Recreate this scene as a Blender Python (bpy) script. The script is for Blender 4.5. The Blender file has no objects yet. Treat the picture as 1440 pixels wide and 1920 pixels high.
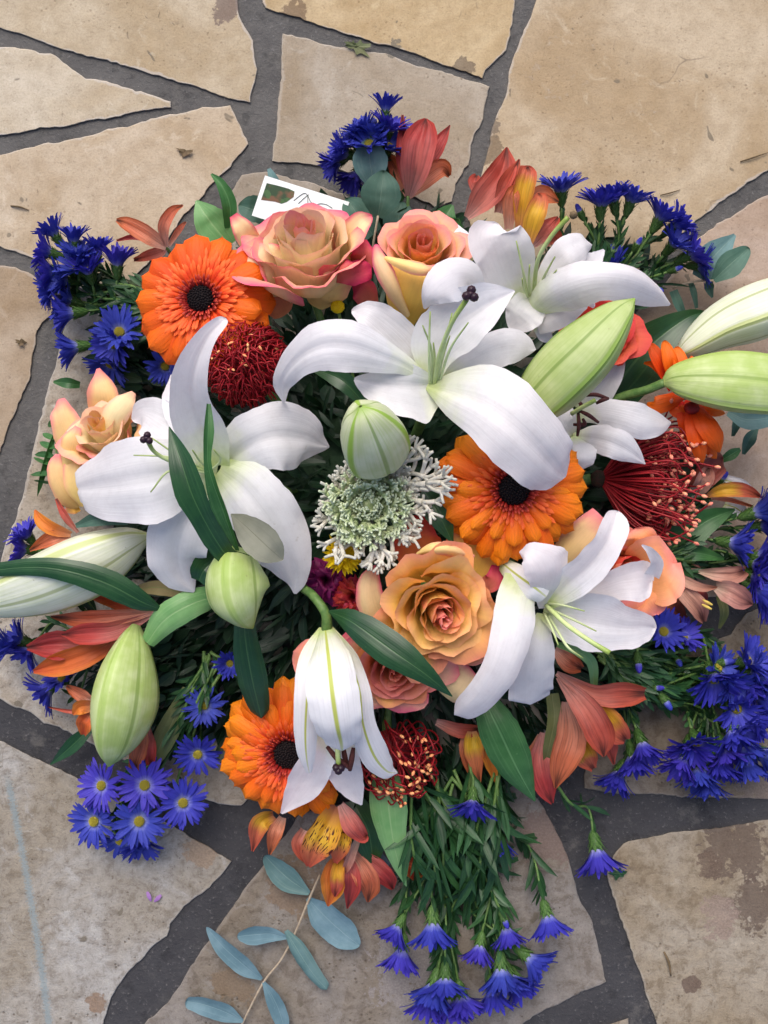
import bpy, math, random
from mathutils import Vector, Matrix, noise as mn
from math import sin, cos, pi, radians, sqrt, exp

S = bpy.context.scene
COL = S.collection
RND = random.Random(7)

# ------------------------------------------------------------------ camera
CAM_H, GW = 0.80, 0.62            # camera height above the paving, width of paving in view (m)
cam = bpy.data.cameras.new('camera'); cam_o = bpy.data.objects.new('camera', cam); COL.objects.link(cam_o)
cam_o.location = (0, 0, CAM_H); cam_o.rotation_euler = (0, 0, 0)
cam.sensor_fit = 'HORIZONTAL'; cam.sensor_width = 36; cam.lens = 36 * CAM_H / GW
cam.clip_start = 0.01; cam.clip_end = 50
S.camera = cam_o

# ------------------------------------------------------------------ sky, sun, exposure
SUN_EL, SUN_AZ = radians(52), radians(-12)     # overcast brightness from beyond the top edge of the picture
w = bpy.data.worlds.new('World'); S.world = w; w.use_nodes = True
wt = w.node_tree; bg = wt.nodes['Background']
sky = wt.nodes.new('ShaderNodeTexSky'); sky.sky_type = 'NISHITA'; sky.sun_disc = False
sky.sun_elevation = SUN_EL; sky.sun_rotation = SUN_AZ; sky.dust_density = 3.0; sky.ozone_density = 0.6; sky.air_density = 0.55
wt.links.new(sky.outputs[0], bg.inputs[0]); bg.inputs[1].default_value = 0.15
sl = bpy.data.lights.new('sun', 'SUN'); sl.energy = 1.25; sl.angle = radians(48); sl.color = (1.0, 0.95, 0.87)
so = bpy.data.objects.new('sun', sl); COL.objects.link(so)
sd = Vector((sin(SUN_AZ) * cos(SUN_EL), cos(SUN_AZ) * cos(SUN_EL), sin(SUN_EL)))
so.rotation_euler = sd.to_track_quat('Z', 'Y').to_euler(); so.location = sd * 3
vs = S.view_settings; vs.view_transform = 'Standard'; vs.look = 'None'; vs.exposure = 0.74; vs.gamma = 1; vs.use_curve_mapping = False
S.cycles.max_bounces = 7; S.cycles.diffuse_bounces = 3; S.cycles.transmission_bounces = 3; S.cycles.glossy_bounces = 2
S.cycles.use_denoising = True

# ------------------------------------------------------------------ places and meshes
def sc(z): return GW / 1440 * (CAM_H - z) / CAM_H            # metres per photo pixel at height z
def P(px, py, zmm=0.0):
    z = zmm / 1000; s = sc(z)
    return Vector(((px - 720) * s, (960 - py) * s, z))

def thing(name, label, cat, base, group=None):
    o = bpy.data.objects.new(name, None); COL.objects.link(o); o.location = base; o.empty_display_size = 0.01
    o['label'] = label; o['category'] = cat
    if group: o['group'] = group
    return o
def root_of(o):
    while o.parent: o = o.parent
    return o
def mesh(name, geo, mat, smooth=True):
    vs_, fs, uv = geo
    me = bpy.data.meshes.new(name); me.from_pydata([tuple(v) for v in vs_], [], fs); me.materials.append(mat)
    if uv:
        l = me.uv_layers.new(name='UVMap'); li = [0] * len(me.loops); me.loops.foreach_get('vertex_index', li)
        fl = []
        for i in li: fl += uv[i]
        l.data.foreach_set('uv', fl)
    if smooth: me.polygons.foreach_set('use_smooth', [True] * len(me.polygons))
    me.update(); return me
def part(name, geo, mat, parent, kind=None, label=None, smooth=True, color=None):
    """a part whose geometry is given in world coordinates"""
    b = root_of(parent).location if parent else Vector((0, 0, 0))
    o = bpy.data.objects.new(name, mesh(name, ([v - b for v in geo[0]], geo[1], geo[2]), mat, smooth)); COL.objects.link(o)
    o.parent = parent
    if kind: o['kind'] = kind
    if label: o['label'] = label
    if color: o.color = color
    return o
def inst(name, me, M, parent, color=None, sub=False, label=None):
    """a part that shares mesh data, placed by a world matrix (or, for a sub-part, in its part's own frame)"""
    o = bpy.data.objects.new(name, me); COL.objects.link(o); o.parent = parent
    o.matrix_local = M if sub else Matrix.Translation(-root_of(parent).location) @ M
    if color: o.color = color
    if label: o['label'] = label
    return o
def join(*gs):
    V, F, U = [], [], []
    for v, f, u in gs:
        n = len(V); V += v; F += [tuple(i + n for i in q) for q in f]; U += u
    return V, F, U
def cr(p0, p1, p2, p3, t):
    return 0.5 * ((2 * p1) + (p2 - p0) * t + (2 * p0 - 5 * p1 + 4 * p2 - p3) * t * t + (3 * p1 - p0 - 3 * p2 + p3) * t ** 3)
def curve(pts, u):
    """Catmull-Rom through equally weighted points; pts are tuples of numbers or vectors"""
    n = len(pts) - 1; x = min(max(u, 0), 1) * n; i = min(int(x), n - 1); t = x - i
    a, b = pts[i], pts[i + 1]
    p = pts[i - 1] if i > 0 else 2 * a - b
    q = pts[i + 2] if i + 2 <= n else 2 * b - a
    return cr(p, a, b, q, t)

def strip(pts, cup=0.0, ruf=0.0, seed=0, roll=0.0, groove=0.0, tip=0.0, butt=0.0, nu=16, nv=8, off=(0, 0), k=1.0, zo=0, side=0.0, crease=0.0, frill=0.0):
    """a petal or leaf: (x, y, z mm, half width) along its midline, read off the photo; k, off map zoomed readings"""
    C, WL, WR = [], [], []
    for (x, y, z, wd) in pts:
        x, y = off[0] + x * k, off[1] + y * k; z = z + zo
        C.append(P(x, y, z)); s = sc(z / 1000) * k
        a, b = wd if isinstance(wd, tuple) else (wd, wd)
        WL.append(a * s); WR.append(b * s)
    rr = random.Random(seed * 31 + len(pts)); ph = [rr.uniform(0, 6.28) for _ in range(6)]; fr = [rr.uniform(5, 9), rr.uniform(9, 15)]
    V, F, U = [], [], []
    us = [i / nu for i in range(nu + 1)]
    if tip: us = us[:-1] + [1 - .45 / nu, 1 - .15 / nu, 1]
    if butt: us = [0, .15 / nu, .45 / nu] + us[1:]
    Sp = None
    for u in us:
        c = curve(C, u); T = curve(C, min(u + .02, 1)) - curve(C, max(u - .02, 0))
        T.normalize(); Z = Vector((0, 0, 1)); R = T.cross(Z)
        if R.length < .25 and Sp is not None: R = Sp - T * Sp.dot(T)
        R.normalize(); Sp = R; N = R.cross(T)
        ro = roll(u) if callable(roll) else roll
        if ro: R, N = R * cos(ro) + N * sin(ro), N * cos(ro) - R * sin(ro)
        wl, wr = max(curve(WL, u), 1e-5), max(curve(WR, u), 1e-5)
        e = 1.0
        if tip and u > 1 - tip: e *= sqrt(max(0, 1 - ((u - 1 + tip) / tip) ** 2)) * .99 + .01
        if butt and u < butt: e *= sqrt(max(0, 1 - ((butt - u) / butt) ** 2)) * .97 + .03
        wm = (wl + wr) / 2
        for j in range(nv + 1):
            v = j / nv * 2 - 1; a = v * (wr if v > 0 else wl) * e
            h = cup * wm * (v * v - .35) + side * wm * v
            if ruf: h += ruf * wm * abs(v) ** 1.6 * (sin(u * fr[0] + ph[0] + (2 if v > 0 else 0)) + .5 * sin(u * fr[1] + ph[1] + v)) + ruf * .35 * wm * sin(v * 4 + ph[2] + u * 3)
            if frill: h += frill * wm * abs(v) ** 5 * (sin(u * 21 + ph[2] + v) + .7 * sin(u * 37 + ph[5])) * min(1, u * 2)
            if crease: h += crease * wm * sin(v * 10 + ph[4] + 1.2 * sin(u * 4 + ph[5])) * min(1, u * 3)
            if groove: h -= groove * wm * exp(-(v / .16) ** 2)
            q = Vector((u * 3.2 + seed * 1.7, v * 1.1, seed * .37)); h += wm * (.085 * mn.noise(q) + .03 * mn.noise(q * 3.1))
            a *= 1 + .055 * mn.noise(Vector((u * 9, 3 if v > 0 else -3, seed * .91))) * abs(v) + .03 * mn.noise(Vector((u * 26, 7 if v > 0 else -7, seed * .5))) * abs(v) ** 3
            V.append(c + R * a + N * h); U.append((u, (v + 1) / 2))
    n1 = nv + 1
    for i in range(len(us) - 1):
        for j in range(nv): a = i * n1 + j; F.append((a, a + 1, a + n1 + 1, a + n1))
    return V, F, U

def tube(pts, rad, sides=6, seg=3, cap=True):
    """a round stem through world points; rad is a number or a list"""
    n = len(pts); rad = rad if isinstance(rad, (list, tuple)) else [rad] * n
    m = (n - 1) * seg; V, F, U = [], [], []; R = None
    for i in range(m + 1):
        u = i / m; c = curve(pts, u); T = (curve(pts, min(u + .01, 1)) - curve(pts, max(u - .01, 0))).normalized()
        if R is None: R = T.orthogonal().normalized()
        else: R = (R - T * R.dot(T)).normalized()
        B = T.cross(R); r = max(curve(rad, u), 1e-5)
        for j in range(sides):
            a = 2 * pi * j / sides; V.append(c + (R * cos(a) + B * sin(a)) * r); U.append((u, j / sides))
    for i in range(m):
        for j in range(sides): a = i * sides; F.append((a + j, a + (j + 1) % sides, a + sides + (j + 1) % sides, a + sides + j))
    if cap: F.append(tuple(range(sides))[::-1]); F.append(tuple(m * sides + j for j in range(sides)))
    return V, F, U
def blob(c, r, seg=8, rings=5, sq=(1, 1, 1), M=None):
    V, F, U = [], [], []
    for i in range(rings + 1):
        th = pi * i / rings
        for j in range(seg):
            ph = 2 * pi * j / seg; d = Vector((sin(th) * cos(ph) * sq[0], sin(th) * sin(ph) * sq[1], cos(th) * sq[2])) * r
            if M: d = M @ d
            V.append(c + d); U.append((i / rings, j / seg))
    for i in range(rings):
        for j in range(seg): a = i * seg; F.append((a + j, a + seg + j, a + seg + (j + 1) % seg, a + (j + 1) % seg))
    return V, F, U
def frame(axis, spin=0.0):
    Z = Vector(axis).normalized(); X = Vector((0, 1, 0)).cross(Z)
    if X.length < .1: X = Vector((1, 0, 0)).cross(Z)
    X.normalize(); Y = Z.cross(X)
    return Matrix((X, Y, Z)).transposed() @ Matrix.Rotation(spin, 3, 'Z')

# ------------------------------------------------------------------ materials
class Mat:
    def __init__(s, name):
        s.m = bpy.data.materials.new(name); s.m.use_nodes = True; s.t = s.m.node_tree; s.t.nodes.clear()
        s.out = s.t.nodes.new('ShaderNodeOutputMaterial')
    def put(s, sock, v):
        if hasattr(v, 'is_output'): s.t.links.new(v, sock)
        elif isinstance(v, tuple) and len(v) == 3 and sock.type == 'RGBA': sock.default_value = (*v, 1)
        else: sock.default_value = v
    def n(s, typ, ins=(), **pr):
        d = s.t.nodes.new(typ)
        for k, v in pr.items(): setattr(d, k, v)
        for i, v in (ins.items() if isinstance(ins, dict) else enumerate(ins)):
            if v is not None: s.put(d.inputs[i], v)
        return d
    def math(s, op, a, b=None, c=None, clamp=False): return s.n('ShaderNodeMath', [a, b, c], operation=op, use_clamp=clamp).outputs[0]
    def mix(s, f, a, b, blend='MIX'): return s.n('ShaderNodeMix', {0: f, 6: a, 7: b}, data_type='RGBA', blend_type=blend).outputs[2]
    def mr(s, v, a, b, c=0., d=1., smooth=True): return s.n('ShaderNodeMapRange', {0: v, 1: a, 2: b, 3: c, 4: d}, interpolation_type='SMOOTHSTEP' if smooth else 'LINEAR').outputs[0]
    def uv(s):
        q = s.n('ShaderNodeSeparateXYZ', [s.n('ShaderNodeUVMap').outputs[0]]); return q.outputs[0], q.outputs[1]
    def obj(s): return s.n('ShaderNodeTexCoord').outputs['Object']
    def pos(s): return s.n('ShaderNodeNewGeometry').outputs['Position']
    def vec(s, x, y, z=0.): return s.n('ShaderNodeCombineXYZ', [x, y, z]).outputs[0]
    def noise(s, v, scale, det=3., rough=.55, dist=0.): return s.n('ShaderNodeTexNoise', {'Vector': v, 'Scale': scale, 'Detail': det, 'Roughness': rough, 'Distortion': dist}).outputs['Fac']
    def ramp(s, f, stops, interp='LINEAR'):
        d = s.n('ShaderNodeValToRGB', [f]); e = d.color_ramp; e.interpolation = interp
        while len(e.elements) < len(stops): e.elements.new(.5)
        for q, (p, c) in zip(e.elements, stops): q.position = p; q.color = (*c, 1)
        return d.outputs[0]
    def bump(s, h, st=.3, dist=.001, nrm=None): return s.n('ShaderNodeBump', {'Height': h, 'Strength': st, 'Distance': dist, 'Normal': nrm}).outputs[0]
    def rand(s): return s.n('ShaderNodeObjectInfo').outputs['Random']
    def done(s, col, rough=.5, nrm=None, trans=0., tcol=None, spec=.4, sheen=0., coat=0.):
        p = s.n('ShaderNodeBsdfPrincipled', {'Base Color': col, 'Roughness': rough, 'Specular IOR Level': spec, 'Coat Weight': coat, 'Sheen Weight': sheen})
        if nrm is not None: s.put(p.inputs['Normal'], nrm)
        sh = p.outputs[0]
        if trans:
            t = s.n('ShaderNodeBsdfTranslucent', [tcol if tcol is not None else col])
            if nrm is not None: s.put(t.inputs['Normal'], nrm)
            sh = s.n('ShaderNodeMixShader', [trans, sh, t.outputs[0]]).outputs[0]
        s.t.links.new(sh, s.out.inputs[0]); return s.m

def petal_mat(name, stops, edge=None, ea=0., e0=.5, veins=.1, vf=60., trans=.25, rough=.5, mottle=.12, spots=None, mid=None, midw=.05, bump=.25, var=.12, spec=.3, midr=(0, 1), msc=60., tipd=None, bruise=None):
    g = Mat(name); u, v = g.uv(); ob = g.obj(); rd = g.rand()
    n1 = g.noise(ob, msc, 3.); uu = g.math('ADD', u, g.math('MULTIPLY', g.math('SUBTRACT', n1, .5), .22))
    c = g.ramp(uu, stops)
    e = g.math('MULTIPLY', g.math('ABSOLUTE', g.math('SUBTRACT', v, .5)), 2.)
    if edge:
        f = g.math('ADD', e, g.math('MULTIPLY', g.math('SUBTRACT', n1, .5), .45))
        f = g.math('MULTIPLY', g.mr(f, e0, 1.05), g.mr(u, .15, .6, .25, 1.)); c = g.mix(g.math('MULTIPLY', f, ea), c, edge)
    ln = g.noise(g.vec(g.math('MULTIPLY', v, vf), g.math('MULTIPLY', u, 2.2), rd), 1., 2., .6)
    if veins: c = g.mix(g.mr(ln, .42, .72, 0., veins), c, (0., 0., 0.) if not isinstance(veins, tuple) else veins, 'MIX')
    if mottle: c = g.mix(g.math('MULTIPLY', g.mr(g.noise(ob, 140., 4., .65), .4, .75), mottle), c, g.mix(1., c, (.55, .5, .5), 'MULTIPLY'))
    if bruise:
        bf = g.math('MULTIPLY', g.mr(g.noise(ob, 160., 3., .6), .66, .74), g.mr(g.noise(ob, 22., 2.), .48, .62)); c = g.mix(g.math('MULTIPLY', bf, .35), c, bruise)
        c = g.mix(g.math('MULTIPLY', g.mr(g.noise(ob, 900., 2.), .60, .72), .10), c, (.55, .56, .58))
    if mid:
        mf = g.math('MULTIPLY', g.mr(e, midw, midw * 2.4, 1., 0.), g.mr(u, midr[0], midr[1], 1., .55)); c = g.mix(mf, c, mid)
    if tipd:
        tf = g.math('MULTIPLY', g.mr(g.math('ADD', u, g.math('MULTIPLY', g.math('SUBTRACT', ln, .5), .3)), .74, .95), g.mr(e, .75, .25)); c = g.mix(g.math('MULTIPLY', tf, .85), c, tipd)
    if spots:
        sp = g.noise(g.vec(g.math('MULTIPLY', v, 24.), g.math('MULTIPLY', u, 9.), g.math('MULTIPLY', rd, 30.)), 1., 0.)
        sf = g.math('MULTIPLY', g.mr(sp, .60, .64), g.math('MULTIPLY', g.mr(u, .2, .3), g.mr(u, .78, .68))); c = g.mix(sf, c, spots)
    hv = g.n('ShaderNodeHueSaturation', {'Hue': g.math('ADD', .5, g.math('MULTIPLY', g.math('SUBTRACT', rd, .5), var * .12)), 'Value': g.math('ADD', 1 - var * .5, g.math('MULTIPLY', rd, var)), 'Color': c}).outputs[0]
    nr = g.bump(g.math('ADD', ln, g.math('MULTIPLY', n1, .6)), bump, .0008)
    return g.done(hv, rough, nr, trans, hv, spec)
def leaf_mat(name, c1, c2, rib, rough=.42, trans=.12, vf=26., ribw=.03, var=.3, spec=.4, bump=.35):
    g = Mat(name); u, v = g.uv(); ob = g.obj(); rd = g.rand()
    n1 = g.noise(ob, 55., 4., .6); c = g.mix(g.mr(n1, .35, .68), c1, c2)
    e = g.math('ABSOLUTE', g.math('SUBTRACT', v, .5))
    ln = g.noise(g.vec(g.math('MULTIPLY', v, vf), g.math('MULTIPLY', u, 1.2), rd), 1., 1.)
    c = g.mix(g.mr(ln, .5, .75, 0., .3), c, rib); c = g.mix(g.mr(e, ribw * .4, ribw, .75, 0.), c, rib)
    fl = g.mr(g.noise(ob, 420., 2.), .68, .74); c = g.mix(g.math('MULTIPLY', fl, .35), c, rib)
    hv = g.n('ShaderNodeHueSaturation', {'Value': g.math('ADD', 1 - var / 2, g.math('MULTIPLY', rd, var)), 'Color': c}).outputs[0]
    h = g.math('SUBTRACT', g.math('MULTIPLY', ln, .5), g.mr(e, 0., ribw * 1.5, .6, 0.))
    return g.done(hv, rough, g.bump(h, bump, .0007), trans, g.mix(1., hv, (1.2, 1.6, .5), 'MULTIPLY'), spec)
def plain_mat(name, c1, c2=None, scale=120., rough=.5, trans=0., bump=.3, spec=.3, var=.2, ramp_u=None):
    g = Mat(name); ob = g.obj(); n1 = g.noise(ob, scale, 4., .6)
    c = g.mix(g.mr(n1, .35, .65), c1, c2 or tuple(x * .7 for x in c1))
    if ramp_u: u, v = g.uv(); c = g.mix(g.mr(u, ramp_u[0], ramp_u[1]), c, ramp_u[2])
    hv = g.n('ShaderNodeHueSaturation', {'Value': g.math('ADD', 1 - var / 2, g.math('MULTIPLY', g.rand(), var)), 'Color': c}).outputs[0]
    return g.done(hv, rough, g.bump(n1, bump, .0006), trans, None, spec)

WHT = (.84, .84, .85)
LILY = petal_mat('lily_white', [(0, (.60, .70, .30)), (.10, (.80, .84, .66)), (.24, WHT), (1, (.85, .83, .85))], edge=(.83, .80, .82), ea=.5, veins=.035, vf=26, trans=.32, mottle=.14, bump=.30, var=.05, rough=.5, bruise=(.50, .46, .40))
LILYT = petal_mat('lily_white_tip', [(0, WHT), (1, (.82, .80, .84))], veins=.05, vf=46, trans=.32, mottle=.10, bump=.28, var=.05, rough=.45)
LILYB = petal_mat('lily_white_ribbed', [(0, (.62, .74, .30)), (.12, (.80, .82, .66)), (.3, WHT), (1, WHT)], veins=.08, vf=26, trans=.22, mottle=.08, mid=(.50, .55, .12), midw=.05, bump=.5, var=.05, rough=.42, midr=(.6, 1))
def rose_mat(name, base, midc, rim, ea=.7, e0=.55, rimu=.72, **k):
    return petal_mat(name, [(0, base), (.42, tuple((a + b) / 2 for a, b in zip(base, midc))), (rimu, midc), (1, rim)], edge=rim, ea=ea, e0=e0, veins=.05, vf=30, trans=.20, mottle=.12, bump=.35, var=.12, rough=.6, **k)
RPINK = rose_mat('rose_peach_pink_rim', (.95, .74, .34), (.95, .64, .36), (.82, .11, .21), .95, .58, .76)
RLIP = rose_mat('rose_pink_lip', (.84, .36, .22), (.86, .30, .28), (.74, .08, .17), .9, .3, .5)
RCRIM = rose_mat('rose_crimson', (.66, .22, .12), (.62, .07, .09), (.54, .02, .08), .9, .3)
RORNG = rose_mat('rose_golden_orange', (.95, .58, .09), (.95, .52, .13), (.92, .30, .19), .75, .55, .72)
RPEACH = rose_mat('rose_peach', (.95, .68, .24), (.95, .62, .29), (.91, .27, .27), .8, .52, .72)
RPALE = rose_mat('rose_butter_yellow', (.95, .80, .40), (.95, .79, .45), (.92, .50, .36), .75, .55, .74)
RYELL = rose_mat('rose_gold', (.95, .62, .10), (.95, .63, .16), (.93, .42, .20), .6, .55, .74)
RCORAL = rose_mat('rose_coral', (.94, .44, .15), (.93, .34, .17), (.90, .30, .26), .7, .45)
RRED = rose_mat('rose_red_orange', (.90, .30, .07), (.82, .14, .07), (.72, .06, .06), .8, .4)
GER = petal_mat('gerbera_orange', [(0, (.78, .04, .010)), (.3, (.86, .085, .006)), (.65, (.90, .125, .005)), (1, (.92, .16, .007))], veins=.16, vf=12, trans=.25, mottle=.05, bump=.7, var=.12, rough=.5)
GERY = petal_mat('gerbera_amber', [(0, (.78, .045, .008)), (.3, (.87, .10, .005)), (.65, (.92, .165, .005)), (1, (.94, .25, .009))], veins=.16, vf=12, trans=.25, mottle=.05, bump=.7, var=.14, rough=.5)
GERIN = plain_mat('gerbera_inner_floret', (.82, .055, .012), (.86, .12, .015), rough=.55, trans=.2, ramp_u=(.5, 1.0, (.93, .17, .03)))
GERRED = plain_mat('gerbera_ring_floret', (.20, .008, .008), (.40, .018, .010), rough=.6, ramp_u=(.6, 1., (.62, .07, .03)))
BLACK = plain_mat('gerbera_black_disk', (.005, .003, .004), (.014, .006, .006), scale=900, rough=.7, bump=1.)
ASTER = petal_mat('aster_blue', [(0, (.46, .48, .76)), (.16, (.19, .21, .64)), (.34, (.050, .056, .47)), (1, (.036, .034, .39))], veins=.22, vf=6, trans=.18, mottle=.1, bump=.5, var=.14, rough=.5)
ASTD = plain_mat('aster_yellow_disk', (.62, .50, .05), (.40, .36, .05), scale=1500, rough=.7, bump=1.)
CALYX = leaf_mat('aster_calyx', (.035, .10, .022), (.10, .20, .05), (.22, .32, .12), vf=9)
STEM = plain_mat('green_stem', (.07, .15, .035), (.13, .22, .06), scale=200, rough=.45)
LDARK = leaf_mat('leaf_dark_green', (.008, .046, .013), (.015, .066, .018), (.05, .125, .04), spec=.5, rough=.36)
LMID = leaf_mat('leaf_mid_green', (.026, .10, .024), (.045, .14, .038), (.11, .24, .09))
LPALE = leaf_mat('leaf_pale_green', (.13, .30, .10), (.18, .35, .13), (.26, .42, .18))
LOLIVE = leaf_mat('leaf_olive', (.10, .13, .045), (.15, .16, .06), (.20, .21, .10), rough=.6)
LTAN = leaf_mat('leaf_dry_tan', (.26, .20, .09), (.32, .26, .12), (.20, .26, .08), rough=.7)
LAST = leaf_mat('aster_foliage', (.012, .052, .016), (.030, .095, .030), (.06, .14, .05), var=.5, vf=8)
EUC = leaf_mat('eucalyptus_blue', (.085, .165, .165), (.12, .21, .215), (.18, .27, .25), rough=.62, vf=14, ribw=.022, spec=.25)
EUCB = leaf_mat('eucalyptus_slate', (.10, .185, .225), (.155, .255, .30), (.20, .30, .33), rough=.65, vf=14, ribw=.02, spec=.25)
EUCD = leaf_mat('eucalyptus_green', (.05, .115, .085), (.075, .15, .11), (.12, .2, .15), rough=.55, vf=14, ribw=.02, spec=.3)
EUCG = leaf_mat('eucalyptus_grey_back', (.21, .21, .165), (.26, .26, .205), (.17, .17, .12), rough=.75, vf=14, ribw=.018, spec=.15)
ASAL = petal_mat('alstroemeria_salmon', [(0, (.74, .42, .35)), (.25, (.68, .24, .175)), (.6, (.56, .115, .072)), (.9, (.50, .095, .05)), (1, (.42, .075, .04))], edge=(.58, .10, .04), ea=.5, tipd=(.06, .02, .014), veins=.38, vf=16, trans=.28, mottle=.2, bump=.5, var=.25)
AYEL = petal_mat('alstroemeria_yellow_throat', [(0, (.62, .24, .13)), (.2, (.78, .44, .04)), (.48, (.78, .46, .04)), (.68, (.66, .18, .08)), (1, (.52, .10, .05))], edge=(.60, .12, .06), ea=.8, e0=.4, veins=.3, vf=16, trans=.28, mottle=.12, tipd=(.06, .02, .014), bump=.5, var=.15)
AYELS = petal_mat('alstroemeria_yellow_spotted', [(0, (.60, .25, .12)), (.22, (.78, .46, .04)), (.52, (.78, .50, .04)), (.74, (.68, .22, .08)), (1, (.52, .10, .05))], edge=(.62, .14, .06), ea=.6, e0=.6, veins=.06, vf=16, trans=.28, mottle=.12, spots=(.07, .015, .012), bump=.4, var=.15)
AORG = petal_mat('alstroemeria_orange', [(0, (.62, .26, .16)), (.3, (.68, .16, .05)), (.7, (.74, .17, .03)), (1, (.58, .09, .03))], edge=(.80, .36, .04), ea=.35, veins=.2, vf=16, trans=.28, mottle=.15, bump=.5, var=.25)
APALE = petal_mat('alstroemeria_faded_pink', [(0, (.62, .48, .36)), (.3, (.60, .33, .25)), (.7, (.52, .23, .17)), (1, (.36, .12, .08))], edge=(.55, .25, .2), ea=.5, tipd=(.08, .025, .02), veins=.32, vf=16, trans=.28, mottle=.25, bump=.5, var=.2)
ABRN = petal_mat('alstroemeria_brown_red', [(0, (.44, .17, .12)), (.5, (.28, .06, .04)), (1, (.14, .025, .02))], edge=(.4, .14, .1), ea=.5, veins=.25, vf=16, trans=.2, mottle=.25, bump=.5, var=.2)
PST = plain_mat('pincushion_red_style', (.25, .008, .015), (.36, .018, .022), scale=80, rough=.4, trans=.1, var=.3)
PTIP = plain_mat('pincushion_coral_tip', (.80, .22, .16), (.84, .38, .20), scale=300, rough=.45, var=.2)
PTIPY = plain_mat('pincushion_peach_tip', (.86, .42, .17), (.88, .30, .12), scale=300, rough=.45)
PBASE = plain_mat('pincushion_base', (.020, .022, .010), (.05, .02, .014), scale=300, rough=.8)
PCORE = plain_mat('pincushion_core', (.16, .012, .014), (.28, .02, .02), scale=400, rough=.7, bump=1.)
KWH = plain_mat('kale_cream_frill', (.70, .66, .54), (.82, .79, .70), scale=90, rough=.55, trans=.2, ramp_u=(.75, 1., (.62, .62, .55)))
KGR = plain_mat('kale_green_frill', (.38, .50, .22), (.58, .64, .36), scale=120, rough=.55, trans=.2, ramp_u=(.7, 1., (.66, .74, .52)))
MUM = plain_mat('chrysanthemum_yellow', (.80, .62, .015), (.74, .50, .01), scale=300, rough=.5, trans=.15)
CPUR = petal_mat('carnation_magenta', [(0, (.10, .008, .05)), (1, (.26, .012, .12))], veins=.2, vf=14, trans=.2, var=.3)
CRED = petal_mat('carnation_red', [(0, (.30, .02, .03)), (1, (.52, .035, .05))], veins=.2, vf=14, trans=.2, var=.3)
ANTH = plain_mat('brown_anther', (.065, .016, .014), (.10, .03, .025), scale=500, rough=.75, bump=.8)
STIG = plain_mat('dark_stigma', (.018, .008, .016), (.035, .012, .02), scale=600, rough=.35)
FILA = plain_mat('pale_filament', (.66, .74, .42), (.60, .70, .36), scale=100, rough=.4, trans=.15, ramp_u=(.5, 1., (.36, .46, .14)))
STYLE = plain_mat('green_style', (.55, .66, .30), (.48, .58, .22), scale=100, rough=.35, ramp_u=(.45, 1., (.26, .36, .07)))
YANTH = plain_mat('yellow_anther', (.62, .46, .10), (.5, .36, .08), scale=400, rough=.7)
TWIG = plain_mat('pale_twig', (.44, .36, .26), (.33, .26, .18), scale=300, rough=.7)
def bud_mat(name, c1, c2, line, tipc, ridge=.85):
    g = Mat(name); u, v = g.uv(); ob = g.obj()
    n1 = g.noise(ob, 50., 3.); c = g.mix(g.mr(n1, .35, .7), c1, c2)
    t = g.math('COSINE', g.math('MULTIPLY', v, 2 * pi * 3)); t2 = g.math('COSINE', g.math('MULTIPLY', v, 2 * pi * 6))
    ln = g.noise(g.vec(g.math('MULTIPLY', v, 75.), g.math('MULTIPLY', u, 1.6), 0.), 1., 2.)
    c = g.mix(g.mr(ln, .4, .75, 0., .30), c, line)
    c = g.mix(g.mr(t, .90, .985, 0., ridge), c, line); c = g.mix(g.mr(t, -.965, -.995, 0., .65), c, g.mix(.4, line, (.02, .06, .01)))
    c = g.mix(g.mr(u, .0, .16, .7, 0.), c, tipc); c = g.mix(g.mr(u, .86, 1., 0., .85), c, line)
    sp = g.mr(g.noise(ob, 260., 2.), .72, .76, 0., .4); c = g.mix(sp, c, (.25, .2, .1))
    return g.done(c, .42, g.bump(g.math('ADD', ln, g.mr(t, .85, .99, 0., -1.5)), .4, .0007), .12, c, .35)
BUDG = bud_mat('lily_bud_green', (.40, .50, .17), (.50, .58, .26), (.24, .38, .06), (.30, .45, .10))
BUDW = bud_mat('lily_bud_white', (.70, .74, .56), (.78, .80, .66), (.46, .52, .16), (.45, .55, .2), .8)
BUDP = bud_mat('lily_bud_lime', (.40, .52, .15), (.55, .64, .30), (.33, .48, .09), (.40, .52, .14), .6)
BUDC = bud_mat('lily_bud_cream', (.52, .57, .33), (.62, .66, .46), (.26, .42, .05), (.28, .42, .06), .95)
CARDW = plain_mat('card_white', (.80, .84, .82), (.78, .81, .80), scale=60, rough=.5, bump=.05)
INK = plain_mat('ink_dark', (.06, .08, .08), (.09, .11, .10), rough=.6)
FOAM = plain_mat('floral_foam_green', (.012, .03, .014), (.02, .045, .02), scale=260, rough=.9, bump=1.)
BROWN = plain_mat('debris_brown', (.10, .07, .035), (.16, .11, .06), rough=.8)
LILAC = plain_mat('loose_lilac_petal', (.26, .12, .34), (.34, .18, .42), rough=.6)

def g_card():
    g = Mat('card_print'); u, v = g.uv(); ob = g.obj()
    n = g.noise(ob, 45., 3.); c = g.mix(g.mr(n, .46, .54), (.022, .055, .018), (.16, .075, .035))
    c = g.mix(g.mr(g.noise(ob, 140., 2.), .55, .65), c, (.05, .12, .035)); return g.done(c, .35)
PRINT = g_card()

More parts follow.
